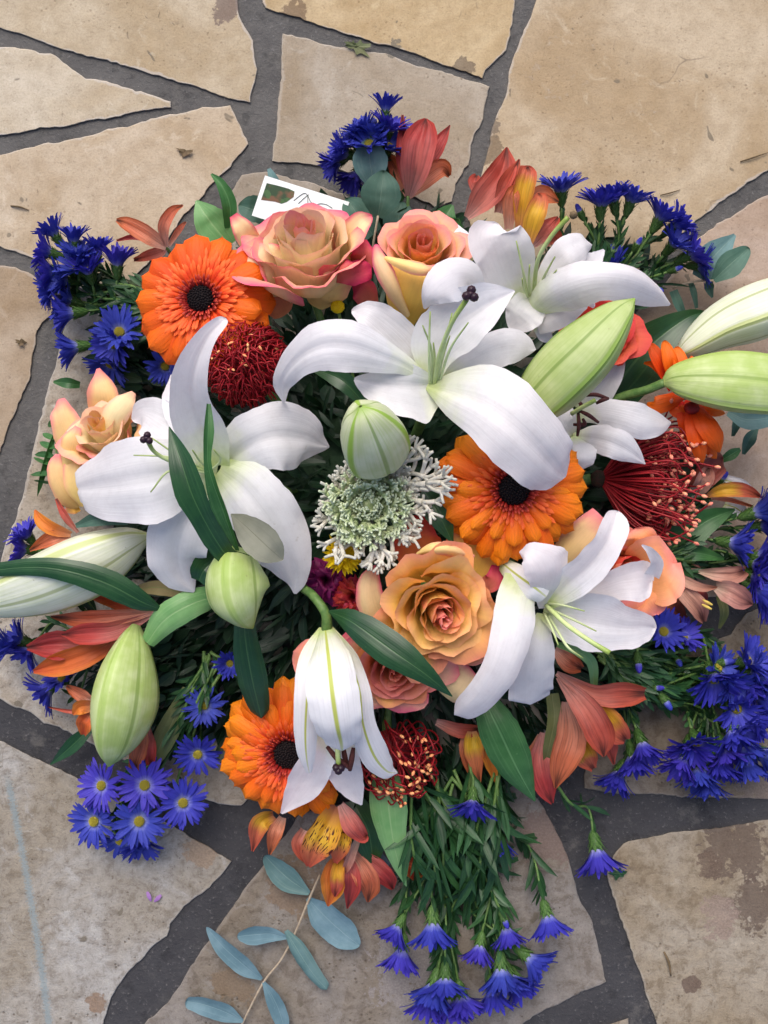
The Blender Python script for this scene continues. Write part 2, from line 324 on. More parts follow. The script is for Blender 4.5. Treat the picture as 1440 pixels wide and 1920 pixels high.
STAINS = [(430, 18, 45, (.12, .085, .07)), (552, 22, 38, (.13, .085, .05)), (868, 128, 30, (.12, .09, .06)), (740, 92, 26, (.10, .09, .07)), (915, 285, 40, (.14, .10, .06)), (925, 235, 24, (.13, .10, .07)),
          (1375, 1590, 95, (.085, .06, .045)), (1415, 1700, 75, (.085, .06, .045)), (1330, 1620, 40, (.10, .07, .05)), (1296, 1848, 26, (.09, .06, .045)), (1030, 1570, 90, (.14, .10, .085)), (1420, 1470, 60, (.14, .11, .09)),
          (560, 1660, 90, (.15, .105, .07)), (440, 1850, 60, (.14, .10, .065)), (372, 1600, 45, (.22, .16, .11)), (215, 1440, 40, (.18, .16, .15)), (1350, 1720, 60, (.2, .15, .12)), (820, 300, 60, (.24, .19, .14)), (180, 1880, 30, (.17, .11, .07)), (770, 1820, 120, (.20, .18, .17))]
def g_stone(name='paving_stone', worn=0.):
    g = Mat(name); ob = g.obj(); oi = g.n('ShaderNodeObjectInfo'); tint = oi.outputs['Color']
    u, v = g.uv()                                              # u: 1 on the worn rim, 0 inside
    big = g.noise(ob, 9., 5., .6, .8); fine = g.noise(ob, 70., 6., .7); grain = g.noise(ob, 600., 3., .6)
    c = g.mix(g.mr(big, .32, .68), g.mix(1., tint, (1.12, 1.10, 1.08), 'MULTIPLY'), g.mix(1., tint, (.84, .74, .60), 'MULTIPLY'))
    c = g.mix(g.mr(fine, .42, .72, 0., .38), c, g.mix(1., tint, (.70, .64, .57), 'MULTIPLY'))
    c = g.mix(g.mr(g.noise(ob, 28., 5., .7, 1.5), .56, .70, 0., .5), c, g.mix(1., tint, (1.25, 1.26, 1.28), 'MULTIPLY'))
    c = g.mix(g.mr(grain, .4, .7, 0., .35), c, g.mix(1., c, (.62, .60, .57), 'MULTIPLY'))
    bl = g.noise(ob, 88., 7., .74, .4)
    c = g.mix(g.mr(bl, .47, .62, 0., .14 + .56 * worn), c, g.mix(1., c, (.60, .55, .50), 'MULTIPLY')); c = g.mix(g.mr(bl, .47, .36, 0., .16 + .4 * worn), c, g.mix(1., c, (1.22, 1.22, 1.2), 'MULTIPLY'))
    st = g.n('ShaderNodeMapping', {'Vector': ob, 'Rotation': (0, 0, .5), 'Scale': (1, .28, 1)}).outputs[0]
    wob = g.mix(.03, st, g.n('ShaderNodeTexNoise', {'Vector': ob, 'Scale': 18.}).outputs['Color'], 'LINEAR_LIGHT')
    c = g.mix(g.math('MULTIPLY', g.mr(g.noise(wob, 210., 4., .6), .66, .74, 0., .65), g.mr(big, .35, .6)), c, (.12, .09, .06))
    vr = g.n('ShaderNodeTexVoronoi', {'Vector': ob, 'Scale': 190.}); pit = g.math('MULTIPLY', g.mr(vr.outputs['Distance'], .10, .26, 1., 0.), g.mr(g.noise(ob, 16., 4., .7), .50, .62))
    c = g.mix(g.math('MULTIPLY', pit, .5 + .3 * worn), c, g.mix(1., c, (.42, .36, .30), 'MULTIPLY'))
    c = g.mix(g.mr(g.noise(ob, 55., 2., .5, .6), .70, .735, 0., .7), c, (.12, .10, .07))
    fk = g.noise(ob, 330., 4., .7); c = g.mix(g.math('MULTIPLY', g.mr(fk, .60, .66), g.mr(g.noise(ob, 20., 4., .7), .40, .62, .12, .55 + .25 * worn)), c, g.mix(1., c, (.36, .31, .27), 'MULTIPLY'))
    crk = g.n('ShaderNodeTexVoronoi', {'Vector': g.n('ShaderNodeMapping', {'Vector': g.mix(.012, ob, g.n('ShaderNodeTexNoise', {'Vector': ob, 'Scale': 30.}).outputs['Color'], 'LINEAR_LIGHT')}).outputs[0], 'Scale': 11.}, feature='DISTANCE_TO_EDGE').outputs[0]
    crm = g.math('MULTIPLY', g.mr(crk, .002, .012, 1., 0.), g.mr(g.noise(ob, 13., 2.), .58, .66)); c = g.mix(g.math('MULTIPLY', crm, .55), c, (.13, .10, .07))
    rim = g.math('MULTIPLY', g.mr(g.math('ADD', g.math('ADD', u, g.math('MULTIPLY', g.math('SUBTRACT', fine, .5), 2.2)), g.math('MULTIPLY', g.math('SUBTRACT', big, .55), 3.)), .45, .9), oi.outputs['Alpha'])
    c = g.mix(g.math('MULTIPLY', rim, .55), c, (.50, .47, .43))
    blot = g.math('ADD', g.math('MULTIPLY', g.noise(ob, 62., 5., .62), .62), g.math('MULTIPLY', g.noise(ob, 240., 4., .6), .38))
    for (x, y, r, col) in STAINS:
        p = P(x, y); d = g.n('ShaderNodeVectorMath', [ob, tuple(p)], operation='DISTANCE').outputs['Value']; rr = r * sc(0)
        f = g.mr(d, rr * .1, rr * 1.5, .16, -.26); k = g.mr(g.math('ADD', blot, f), .51, .555)
        c = g.mix(g.math('MULTIPLY', k, .80), c, g.mix(g.mr(grain, .35, .7), col, tuple(q * 1.45 for q in col)))
    xy = g.n('ShaderNodeSeparateXYZ', [ob])                    # the dusty blue chalk streak, lower left
    a, b = P(12, 1450), P(92, 1925); t = g.math('DIVIDE', g.math('SUBTRACT', xy.outputs[1], a.y), b.y - a.y)
    bow = g.math('MULTIPLY', g.math('MULTIPLY', t, g.math('SUBTRACT', 1., t)), .010)
    dx = g.math('ABSOLUTE', g.math('SUBTRACT', g.math('SUBTRACT', xy.outputs[0], g.math('ADD', a.x, g.math('MULTIPLY', t, b.x - a.x))), bow))
    sf = g.math('MULTIPLY', g.mr(g.math('ADD', dx, g.math('MULTIPLY', g.math('SUBTRACT', grain, .5), .012)), .0008, .0042, .75, 0.), g.math('MULTIPLY', g.mr(t, -.02, .08), g.mr(t, 1.2, 1.02)))
    c = g.mix(sf, c, (.20, .25, .26))
    h = g.math('SUBTRACT', g.math('ADD', g.math('ADD', g.math('MULTIPLY', fine, .9), g.math('MULTIPLY', grain, .35)), big), g.math('MULTIPLY', pit, .4))
    return g.done(c, g.mr(fine, .3, .7, .62, .85), g.bump(g.math('ADD', h, g.math('MULTIPLY', bl, .9)), .35 + .3 * worn, .0018), spec=.3)
STONE = g_stone(); WORN = g_stone('worn_paving_stone', 1.)
def g_mortar():
    g = Mat('mortar'); ob = g.obj(); n = g.noise(ob, 25., 5., .65); f = g.noise(ob, 330., 4., .7)
    y = g.n('ShaderNodeSeparateXYZ', [ob]).outputs[1]
    c = g.mix(g.mr(g.math('ADD', y, g.math('MULTIPLY', n, .1)), -.06, .12), (.050, .049, .052), (.110, .105, .098))   # mortar tone grows darker toward the lower edge
    c = g.mix(g.mr(n, .35, .7, 0., .6), c, g.mix(1., c, (.6, .6, .62), 'MULTIPLY')); c = g.mix(g.mr(f, .58, .70, 0., .45), c, (.22, .21, .20)); c = g.mix(g.mr(g.noise(ob, 48., 5., .7), .54, .66, 0., .6), c, g.mix(1., c, (.45, .46, .46), 'MULTIPLY')); c = g.mix(g.mr(g.noise(ob, 31., 5., .7), .57, .68, 0., .4), c, (.15, .14, .125))
    return g.done(c, .8, g.bump(g.math('ADD', g.math('ADD', f, n), g.noise(ob, 120., 4., .6)), .7, .002), spec=.25)
MORTAR = g_mortar()

# ------------------------------------------------------------------ ground: mortar bed with crazy paving
pav = bpy.data.objects.new('pavement', mesh('pavement', ([Vector((x, y, -.0022)) for x, y in ((-.75, -.95), (.75, -.95), (.75, .95), (-.75, .95))], [(0, 1, 2, 3)], [(0, 0), (1, 0), (1, 1), (0, 1)]), MORTAR)); COL.objects.link(pav); pav['kind'] = 'structure'
def stone(poly, col, rim=.0, seed=0):
    pts = []
    n = len(poly)
    for i in range(n):
        a, b = Vector(poly[i]), Vector(poly[(i + 1) % n]); L = (b - a).length; m = max(1, int(L / 9)) if max(abs(a.x - 720), abs(b.x - 720)) < 900 and max(abs(a.y - 960), abs(b.y - 960)) < 1100 else max(1, int(L / 60))
        for j in range(m): pts.append(a.lerp(b, j / m))
    out = []
    for p in pts:
        q = Vector((p.x * .02 + seed * 7, p.y * .02, 0)); d = Vector((mn.noise(q), mn.noise(q + Vector((40, 9, 3))))) * 4.5
        q *= 5; d += Vector((mn.noise(q), mn.noise(q + Vector((40, 9, 3))))) * 3.0
        out.append(p + d)
    n = len(out); ar = sum(out[i].x * out[(i + 1) % n].y - out[(i + 1) % n].x * out[i].y for i in range(n)); sg = 1 if ar > 0 else -1
    nr = []
    for i in range(n):
        t = out[(i + 1) % n] - out[i - 1]; v = Vector((-t.y, t.x)) * sg
        nr.append(v.normalized() if v.length else v)
    V, U = [], []
    arc = [0.]
    for i in range(n): arc.append(arc[-1] + (out[(i + 1) % n] - out[i]).length)
    lim = []
    for i in range(n):                                          # keep the inset from folding over in narrow tips
        q = 12.
        for j in range(n):
            if j == i: continue
            d = (out[i] - out[j]).length
            if d > 40: continue
            s_ = abs(arc[i] - arc[j]); s_ = min(s_, arc[-1] - s_)
            if d < .8 * s_: q = min(q, d * .3)
        lim.append(q)
    lim = [min(lim[i - 2], lim[i - 1], lim[i], lim[(i + 1) % n], lim[(i + 2) % n]) for i in range(n)]
    for ins, z, u in ((-.6, -5, 1), (0, -.7, 1), (1.2, -.1, .9), (9, 0, 0)):
        for p, m, q in zip(out, nr, lim): m = m * (min(1, q / ins) if ins > 0 else 1); V.append(P(p.x + m.x * ins, p.y + m.y * ins, z)); U.append((u, 0))
    F = []
    for k in range(3):
        for i in range(n): a = k * n; F.append((a + i, a + (i + 1) % n, a + n + (i + 1) % n, a + n + i))
    F.append(tuple(3 * n + i for i in range(n)))
    if sg > 0: F = [f[::-1] for f in F]
    part('stone', (V, F, U), WORN if seed in (5, 11, 12, 13, 14, 15) else STONE, pav, smooth=False, color=(*col, rim))
BUF, BUF2, GRY, GRYW, PINKB, LOWG = (.43, .37, .27), (.45, .36, .235), (.38, .36, .325), (.315, .31, .295), (.385, .305, .245), (.205, .18, .15)
stone([(-260, -40), (0, 52), (100, 87), (225, 122), (350, 158), (435, 188), (470, 192), (482, 130), (472, 80), (455, 40), (445, 0), (440, -300), (-260, -300)], BUF, .9, 1)
stone([(-260, 75), (0, 87), (65, 95), (105, 103), (125, 122), (160, 148), (210, 155), (265, 172), (290, 182), (320, 190), (320, 200), (250, 212), (150, 230), (75, 243), (0, 255), (-260, 300)], (.47, .42, .33), .9, 2)
stone([(-260, 335), (0, 290), (65, 275), (150, 257), (240, 235), (320, 215), (390, 202), (432, 199), (445, 225), (467, 270), (430, 315), (380, 365), (340, 410), (300, 470), (240, 530), (160, 545), (65, 487), (0, 463), (-260, 400)], (.45, .38, .285), .7, 3)
stone([(-260, 440), (0, 497), (65, 515), (100, 545), (105, 575), (72, 620), (60, 665), (57, 713), (40, 747), (18, 790), (0, 847), (-260, 1150)], (.34, .275, .20), .5, 4)
stone([(125, 580), (107, 680), (83, 747), (67, 830), (50, 897), (33, 963), (0, 1057), (-260, 1280), (-120, 1290), (0, 1310), (27, 1327), (57, 1335), (80, 1353), (110, 1363), (200, 1410), (367, 1490), (410, 1508), (450, 1512), (560, 1400), (480, 900), (420, 620), (300, 600)], GRY, .6, 5)
stone([(425, 380), (455, 325), (500, 320), (590, 345), (700, 385), (780, 402), (830, 470), (700, 700), (520, 700), (440, 520)], (.30, .27, .23), .2, 6)
stone([(492, -300), (492, 5), (500, 17), (560, 35), (650, 65), (720, 85), (770, 98), (845, 125), (905, 147), (912, 133), (950, 95), (960, 45), (968, 0), (985, -300)], (.44, .345, .205), .9, 7)
stone([(530, 62), (600, 82), (720, 102), (820, 132), (917, 162), (905, 220), (887, 265), (880, 310), (856, 345), (846, 378), (820, 393), (780, 372), (700, 345), (640, 318), (590, 310), (560, 305), (510, 302), (518, 250), (525, 175)], (.345, .305, .245), .5, 8)
stone([(1030, -300), (1007, 0), (990, 40), (965, 100), (955, 145), (940, 200), (920, 250), (910, 300), (900, 340), (880, 400), (900, 520), (1200, 530), (1300, 420), (1325, 400), (1370, 365), (1440, 318), (1700, 190), (1700, -300)], (.42, .345, .24), .8, 9)
stone([(1700, 260), (1440, 365), (1395, 390), (1345, 420), (1310, 445), (1240, 540), (1160, 620), (1140, 900), (1210, 1080), (1300, 1120), (1370, 1120), (1440, 1095), (1700, 1110)], PINKB, .4, 10)
stone([(1700, 1160), (1460, 1125), (1400, 1150), (1370, 1190), (1330, 1205), (1100, 1250), (1095, 1480), (1214, 1489), (1305, 1495), (1440, 1498), (1700, 1500)], LOWG, .2, 11)
stone([(1168, 1582), (1180, 1575), (1232, 1565), (1305, 1558), (1350, 1552), (1440, 1537), (1700, 1505), (1700, 2220), (1290, 2220), (1232, 1920), (1210, 1860), (1195, 1815), (1183, 1776), (1165, 1730), (1147, 1672), (1135, 1635), (1150, 1605)], (.295, .265, .215), .35, 12)
stone([(495, 1617), (560, 1530), (800, 1460), (985, 1470), (1012, 1507), (1040, 1553), (1061, 1602), (1082, 1669), (1104, 1721), (1120, 1761), (1134, 1840), (1076, 1868), (1000, 1907), (860, 1985), (740, 2220), (80, 2220), (220, 2000), (274, 1920), (312, 1883), (347, 1830), (389, 1768), (427, 1716), (465, 1660)], (.215, .20, .185), .2, 13)
stone([(312, 1542), (365, 1574), (433, 1613), (413, 1643), (385, 1671), (347, 1699), (319, 1730), (314, 1754), (278, 1785), (236, 1827), (212, 1872), (191, 1920), (40, 2220), (-260, 2220), (-260, 1290), (0, 1387), (33, 1407), (67, 1423), (93, 1435), (133, 1453), (200, 1490), (260, 1515)], GRYW, .3, 14)
stone([(1130, 1922), (1177, 1910), (1185, 1990), (1230, 2220), (900, 2220), (1000, 1990)], (.27, .24, .2), .2, 15)
stone([(1010, 560), (1120, 640), (1080, 900), (1060, 1230), (1050, 1460), (820, 1420), (620, 1480), (580, 1380), (640, 800), (740, 700), (860, 480)], GRY, .2, 16)

# small debris lying on the paving
def tleaf(px, py, r, name, label, cat, mat, seed, z=2.0):
    t = thing(name, label, cat, P(px, py)); rr = random.Random(seed); n = 16; V, U = [P(px, py, z)], [(.5, .5)]
    for i in range(n):
        a = 2 * pi * i / n; q = r * (1 if i % 5 in (0, 3) else .62) * rr.uniform(.6, 1.25); V.append(P(px + cos(a) * q * 1.25 + sin(a) * q * .3, py + sin(a) * q * .75, z + rr.uniform(-1.2, 1.5))); U.append((.5 + .5 * cos(a), .5 + .5 * sin(a)))
    part('blade', (V, [(0, i + 1, (i + 1) % n + 1) for i in range(n)], U), mat, t)
tleaf(1159, 1638, 16, 'fallen_leaf', 'small dark green lobed leaf lying beside the lone drooping aster', 'leaf', LDARK, 3)
tleaf(345, 285, 13, 'fallen_leaf', 'tiny curled brown leaf lying on buff stone above the bouquet', 'leaf', BROWN, 5)
tleaf(672, 88, 24, 'fallen_leaf', 'greyish green torn leaf lying in the mortar joint at the top', 'leaf', LOLIVE, 8)
tleaf(660, 85, 14, 'fallen_leaf', 'small torn leaf scrap touching the grey green leaf in the top joint', 'leaf', LOLIVE, 9)
tleaf(38, 642, 12, 'fallen_leaf', 'olive brown leaf scrap on the stone left of the blue asters', 'leaf', BROWN, 12)
for i, (a, b, lb) in enumerate((((276, 1672), (283, 1690), 'lilac petal scrap lying on lower left stone, the more upright of two'), ((302, 1678), (289, 1691), 'lilac petal scrap lying on lower left stone, the more slanted of two'))):
    t = thing('loose_petal', lb, 'petal', P(*b), 'lilac petal scraps on the lower left stone'); part('blade', strip([(*a, 2, 2), ((a[0] + b[0]) / 2, (a[1] + b[1]) / 2, 2.5, 4), (*b, 1.5, 1)], nu=5, nv=2), LILAC, t)
for pts, r, lb in (([(1388, 303, 1), (1410, 296, 2), (1440, 286, 1.5)], 1.6, 'thin brown twig lying on the large buff stone near the right edge'), ([(1245, 1785, 1), (1254, 1805, 2.2), (1258, 1830, 1.5)], 2.6, 'short greenish stalk lying on the lower right stone'),
                   ([(20, 386, 1), (38, 388, 2), (54, 394, 1)], 2.0, 'dark brown twig scrap on the buff stone at the left edge'), ([(1238, 366, 1), (1255, 362, 2), (1275, 356, 1)], 1.3, 'thin rusty twig on the buff stone above the blue asters')):
    t = thing('twig', lb, 'twig', P(pts[1][0], pts[1][1])); part('stick', tube([P(*q) for q in pts], [r * .0003, r * .00043, r * .0002], 5), BROWN, t)

# ------------------------------------------------------------------ builders for the flowers
HUB = P(720, 960, 25)                                            # where the stems meet, in the foam
def stem_to_hub(t, p, r=.0024, mat=None, f=.45):
    p = Vector(p); q = HUB.lerp(Vector((p.x, p.y, HUB.z)), f); m = p.lerp(q, .5); m.z = p.z * .45 + q.z * .55
    part('stem', tube([p, m, q], [r, r, r * .9], 7), mat or STEM, t)

def strips(t, name, mat, data, off=(0, 0), k=1.0, zo=0, **kw):
    """data: list of (points, options) -> one part each; an option mat= overrides the material"""
    for i, d in enumerate(data):
        pts, o = (d if isinstance(d, tuple) and isinstance(d[1], dict) else (d, {}))
        o = {**kw, **o}; m = o.pop('mat', mat); nm = o.pop('name', name); lb = o.pop('label', None)
        o.setdefault('seed', i + len(t.name) * 3 + int(pts[0][0]))
        part(nm, strip(pts, off=off, k=k, zo=zo, **o), m, t, label=lb)

def leaf(label, pts, mat, cat='leaf', name='lily_leaf', group=None, stem=None, **kw):
    t = thing(name, label, cat, P(pts[0][0], pts[0][1], max(pts[0][2] - 5, 0)), group)
    kw.setdefault('cup', .25); kw.setdefault('groove', .12); kw.setdefault('ruf', .04)
    part('blade', strip(pts, nu=18, nv=6, **kw), mat, t)
    if stem: part('stalk', tube([P(*q) for q in stem], .0009, 6), STEM if mat not in (EUC, EUCB, EUCD) else TWIG, t)
    return t

def bud(label, pts, mat, roll=0.0, flute=.085, stem=None, taper_r=.0026, name='lily_bud', nu=30, nv=36):
    t = thing(name, label, 'flower bud', P(pts[0][0], pts[0][1], 20))
    C = [P(x, y, z) for x, y, z, r in pts]; R = [r * sc(z / 1000) for x, y, z, r in pts]
    V, F, U = [], [], []; A = None
    for i in range(nu + 1):
        u = i / nu; c = curve(C, u); T = (curve(C, min(u + .01, 1)) - curve(C, max(u - .01, 0))).normalized()
        A = T.orthogonal().normalized() if A is None else (A - T * A.dot(T)).normalized()
        if i == 0:
            Zr = Vector((0, 0, 1)) - T * T.z
            if Zr.length > .2: A = Zr.normalized()
            A = Matrix.Rotation(roll, 3, T) @ A
        B = T.cross(A); r = max(curve(R, u), 2e-4)
        for j in range(nv + 1):
            th = 2 * pi * j / nv; k = 1 + flute * cos(3 * th) + .35 * flute * cos(6 * th) + .012 * sin(5 * th + u * 9)
            rid = sum(exp(-((((th - q + pi) % (2 * pi)) - pi) / .085) ** 2) for q in (0, 2 * pi / 3, 4 * pi / 3)) * .035
            grv = sum(exp(-((((th - q + pi) % (2 * pi)) - pi) / .07) ** 2) for q in (pi / 3, pi, 5 * pi / 3)) * .05
            V.append(c + (A * cos(th) + B * sin(th)) * r * (k + rid - grv)); U.append((u, j / nv))
    n1 = nv + 1
    for i in range(nu):
        for j in range(nv): a = i * n1 + j; F.append((a, a + 1, a + n1 + 1, a + n1))
    part('tepals', (V, F, U), mat, t)
    if stem: part('stem', tube([P(*q) for q in stem], taper_r, 8, 5), STEM, t)
    return t

def stamens(t, data, off, k, style=None, stig=None, r=.0009, sr=.0015, stigr=.0042):
    for pts in data: part('filament', tube([P(off[0] + x * k, off[1] + y * k, z) for x, y, z in pts], [r, r * .95, r * .5] if len(pts) == 3 else [r] * (len(pts) - 1) + [r * .5], 6, 5), FILA, t)
    if style:
        s = part('style', tube([P(off[0] + x * k, off[1] + y * k, z) for x, y, z in style], [sr] * (len(style) - 1) + [sr * 1.15], 8, 6), STYLE, t)
        if stig:
            x, y, z = stig; c = P(off[0] + x * k, off[1] + y * k, z)
            gs = [blob(c + Vector((cos(a), sin(a), .1)) * stigr * .55, stigr * .62, 8, 6) for a in (1.4, 3.5, 5.6)] + [blob(c, stigr * .6, 8, 6)]
            part('stigma', join(*gs), STIG, s)

# -- roses
def rose_petal(R, f, rk, h, om, lip, rr, nt=14, na=18, curl=1.0, wav=.10, flare=.0):
    V, F, U = [], [], []; ph = [rr.uniform(0, 6.28) for _ in range(4)]; notch = rr.uniform(.02, .10); sk = rr.uniform(-.25, .25)
    for i in range(nt + 1):
        t = i / nt
        for j in range(na + 1):
            a = j / na * 2 - 1
            wf = .42 + .58 * sin(min(t / .62, 1) * pi / 2); te = t * (1 - .22 * abs(a) ** 2.6 - notch * exp(-((a - sk) / .25) ** 2) * t)
            r = rk * (.34 + .66 * sin(min(te / .6, 1) * pi / 2)) + .07 * R * a * (1 - .4 * f)
            L = max(te - .66, 0) / .34
            r += flare * R * f * te ** 1.4
            r += lip * R * (L ** 1.6) * (1 + .25 * sin(a * 4 + ph[0])); z = h * (te - lip * curl * .55 * L ** 2.2)
            r += wav * R * t * t * (sin(a * 5 + ph[1]) + .5 * sin(a * 13 + ph[3])) * (.3 + f) * .5; z += wav * R * t * (sin(a * 6 + ph[2]) + .35 * sin(a * 15 + ph[0])) * .5
            th = om * wf * a
            V.append(Vector((r * cos(th), r * sin(th), z))); U.append((te, j / na))
    n1 = na + 1
    for i in range(nt):
        for j in range(na): q = i * n1 + j; F.append((q, q + 1, q + n1 + 1, q + n1))
    return V, F, U
def rose(label, cx, cy, zt, Rpx, axis, mats, n=26, seed=1, lip=.30, spin=0., tight=.8, hk=1.05, name='rose', skip=(), outer=1.0, flare=.0, group='orange and peach roses'):
    R = Rpx * sc(zt / 1000); ax = Vector(axis).normalized(); top = P(cx, cy, zt); base = top - ax * R * hk * .92
    t = thing(name, label, 'rose', base, group); rr = random.Random(seed); M3 = frame(ax, spin)
    for k in range(n):
        f = k / (n - 1); th = k * 2.399 + rr.uniform(-.15, .15)
        if k in skip: continue
        rk = R * (.045 + .70 * outer * f ** tight); h = R * hk * (1.0 - .30 * f ** 1.5 + rr.uniform(-.03, .03)) + (0.02 * R if k % 2 else 0)
        om = 2.3 * (1 - f) ** 1.4 + 1.02 + rr.uniform(-.08, .08); lp = lip * max(f - .22, 0) ** 1.1 * 1.35 * rr.uniform(.7, 1.2)
        m = mats[min(int(f * len(mats)), len(mats) - 1)]
        g = rose_petal(R, f, rk, h, om, lp, rr, flare=flare)
        Rz = Matrix.Rotation(th, 3, 'Z'); part('petal', ([base + M3 @ (Rz @ v) for v in g[0]], g[1], g[2]), m, t)
    stem_to_hub(t, base - ax * .001, .003); return t

# -- gerberas
def ray_petal(seed, wid=.17, notch=.5, curl=.1):
    rr = random.Random(seed); V, F, U = [], [], []; nt, na = 10, 6; b = rr.uniform(-.03, .03)
    for i in range(nt + 1):
        t = i / nt
        wf = (.34 + .66 * sin(min(t / .68, 1) * pi / 2)) * (sqrt(max(0, 1 - ((t - .80) / .20) ** 2)) * .97 + .03 if t > .80 else 1)
        for j in range(na + 1):
            a = j / na * 2 - 1; x = t * (1 - (.045 * notch * abs(sin(a * 2.6)) if t > .95 else 0))
            z = -.42 * wid * a * a + .16 * wid * exp(-((abs(a) - .42) / .14) ** 2) * sin(pi * min(t * 1.1, 1)) + .06 * sin(t * 2.8) - curl * t ** 3
            V.append(Vector((x, a * wid * wf + b * t * t, z))); U.append((t, j / na))
    n1 = na + 1
    for i in range(nt):
        for j in range(na): q = i * n1 + j; F.append((q, q + 1, q + n1 + 1, q + n1))
    return V, F, U
RAYW = {m.name: [mesh('gerbera_petal', ray_petal(s, .155 + .012 * (s % 3), .6, (.04, .12, .2)[s % 3]), m) for s in range(5)] for m in (GER, GERY)}
def gerbera(label, cx, cy, z, Rpx, axis, mat, rows, seed=1, wk=1.0, inner=(.30, .56), disk=.20, squash=None):
    """rows: (count, length, tilt) of ray petals from the outside in"""
    R = Rpx * sc(z / 1000); c = P(cx, cy, z); M3 = frame(axis); t = thing('gerbera', label, 'gerbera', c - Vector(axis).normalized() * .008, 'orange gerberas'); rr = random.Random(seed)
    W = lambda M: Matrix.Translation(c) @ M3.to_4x4() @ M
    for q, (n, L, tilt) in enumerate(rows):
        for i in range(n):
            a = 2 * pi * (i + .5 * (q % 2)) / n + rr.uniform(-.06, .06); l = L * rr.uniform(.93, 1.05) * R; ti = tilt + rr.uniform(-.10, .10)
            M = Matrix.Rotation(a, 4, 'Z') @ Matrix.Translation((R * .12, 0, -.012 * R * (len(rows) - q))) @ Matrix.Rotation(-ti, 4, 'Y') @ Matrix.Rotation(rr.uniform(-.22, .22), 4, 'X') @ Matrix.Diagonal((l - R * .12, l * wk * rr.uniform(.9, 1.12), l, 1))
            inst('petal', rr.choice(RAYW[mat.name]), W(M), t)
    gs, gr = [], []
    for (cnt, r0, r1, rise, wd, dst) in ((62, inner[0] - .06, inner[1] + .07, .04, .030, gs), (56, inner[0] - .06, inner[1], .08, .028, gs), (50, inner[0] - .08, inner[1] - .10, .12, .026, gs), (46, disk - .01, inner[0] + .03, .13, .018, gr), (44, disk - .03, inner[0] - .03, .14, .016, gr)):
        for i in range(cnt):
            a = 2 * pi * i / cnt + rr.uniform(-.05, .05); e = r1 * rr.uniform(.86, 1.1); tw = rr.uniform(-.05, .05); up = rise * rr.uniform(.7, 1.3)
            V, U = [], []
            for (x, wv, zz) in ((r0, .5, 0), ((r0 + e) / 2, .9, up * .8), (e * .92, 1.0, up), (e, .25, up * 1.05)):
                for s in (-1, 0, 1):
                    p = Vector((x, s * wd * wv, zz + (.012 if s == 0 else 0))); p = Matrix.Rotation(a + tw * x, 3, 'Z') @ p
                    V.append(c + M3 @ (p * R)); U.append(((x - r0) / (e - r0), (s + 1) / 2))
            dst.append((V, [(q * 3 + s, q * 3 + s + 1, q * 3 + s + 4, q * 3 + s + 3) for q in range(3) for s in (0, 1)], U))
    part('inner_floret', join(*gs), GERIN, t, kind='stuff'); part('ring_floret', join(*gr), GERRED, t, kind='stuff')
    dk = [blob(c + M3 @ Vector((0, 0, .05 * R)), disk * R * 1.02, 20, 8, (1, 1, .42), M3)]
    for i in range(90):
        q = sqrt((i + .5) / 90) * disk * .98; a = i * 2.399; dk.append(blob(c + M3 @ (Vector((q * cos(a), q * sin(a), .05 + .42 * disk * sqrt(max(0, 1 - (q / disk / 1.02) ** 2)))) * R), .020 * R, 5, 3, (1, 1, 1.6), M3))
    part('disk', join(*dk), BLACK, t); stem_to_hub(t, c - M3 @ Vector((0, 0, .02 * R)), .003); return t

# -- asters
def aster_petals(elev, seed, n=40):
    rr = random.Random(seed); V, F, U = [], [], []
    for row in (0, 1):
        for i in range(n // 2 + row * 3):
            a = 2 * pi * i / (n // 2 + row * 3) + rr.uniform(-.14, .14); L = rr.uniform(.84, 1.08) * (1 - .08 * row); wd = rr.uniform(.070, .098)
            e0 = elev + .20 + .22 * row + rr.uniform(-.14, .14); e1 = elev - .26 + .22 * row + rr.uniform(-.28, .22); tw = rr.uniform(-.6, .6); sd_ = rr.uniform(-.10, .10)
            x, z, nb = .15, .06, len(V); st = 6
            for k in range(st + 1):
                t = k / st; e = e0 + (e1 - e0) * t
                if k: x += L / st * cos(e); z += L / st * sin(e)
                wv = wd * (.40, .72, .95, 1.05, 1.05, .85, .30)[k]
                for s in (-1, 0, 1):
                    q = tw * t; p = Vector((x - sin(e) * (-.02 if s == 0 else 0), s * wv * cos(q) + sd_ * t * t, z + s * wv * sin(q) - (.018 if s == 0 else 0)))
                    V.append(Matrix.Rotation(a, 3, 'Z') @ p); U.append((t, (s + 1) / 2))
            F += [(nb + k * 3 + s, nb + k * 3 + s + 1, nb + k * 3 + s + 4, nb + k * 3 + s + 3) for k in range(st) for s in (0, 1)]
    return V, F, U
APET = [[mesh('aster_petals', aster_petals(e, s * 5 + i), ASTER) for i in range(3)] for s, e in enumerate((.86, .62, .22))]
def _disk():
    gs = [blob(Vector((0, 0, .13)), .20, 12, 6, (1, 1, .5))]
    for i in range(60):
        q = sqrt((i + .5) / 60) * .19; a = i * 2.399; gs.append(blob(Vector((q * cos(a), q * sin(a), .15 + .10 * sqrt(1 - (q / .2) ** 2))), .026, 5, 3, (1, 1, 1.8)))
    return join(*gs)
ADISK = mesh('aster_disk', _disk(), ASTD)
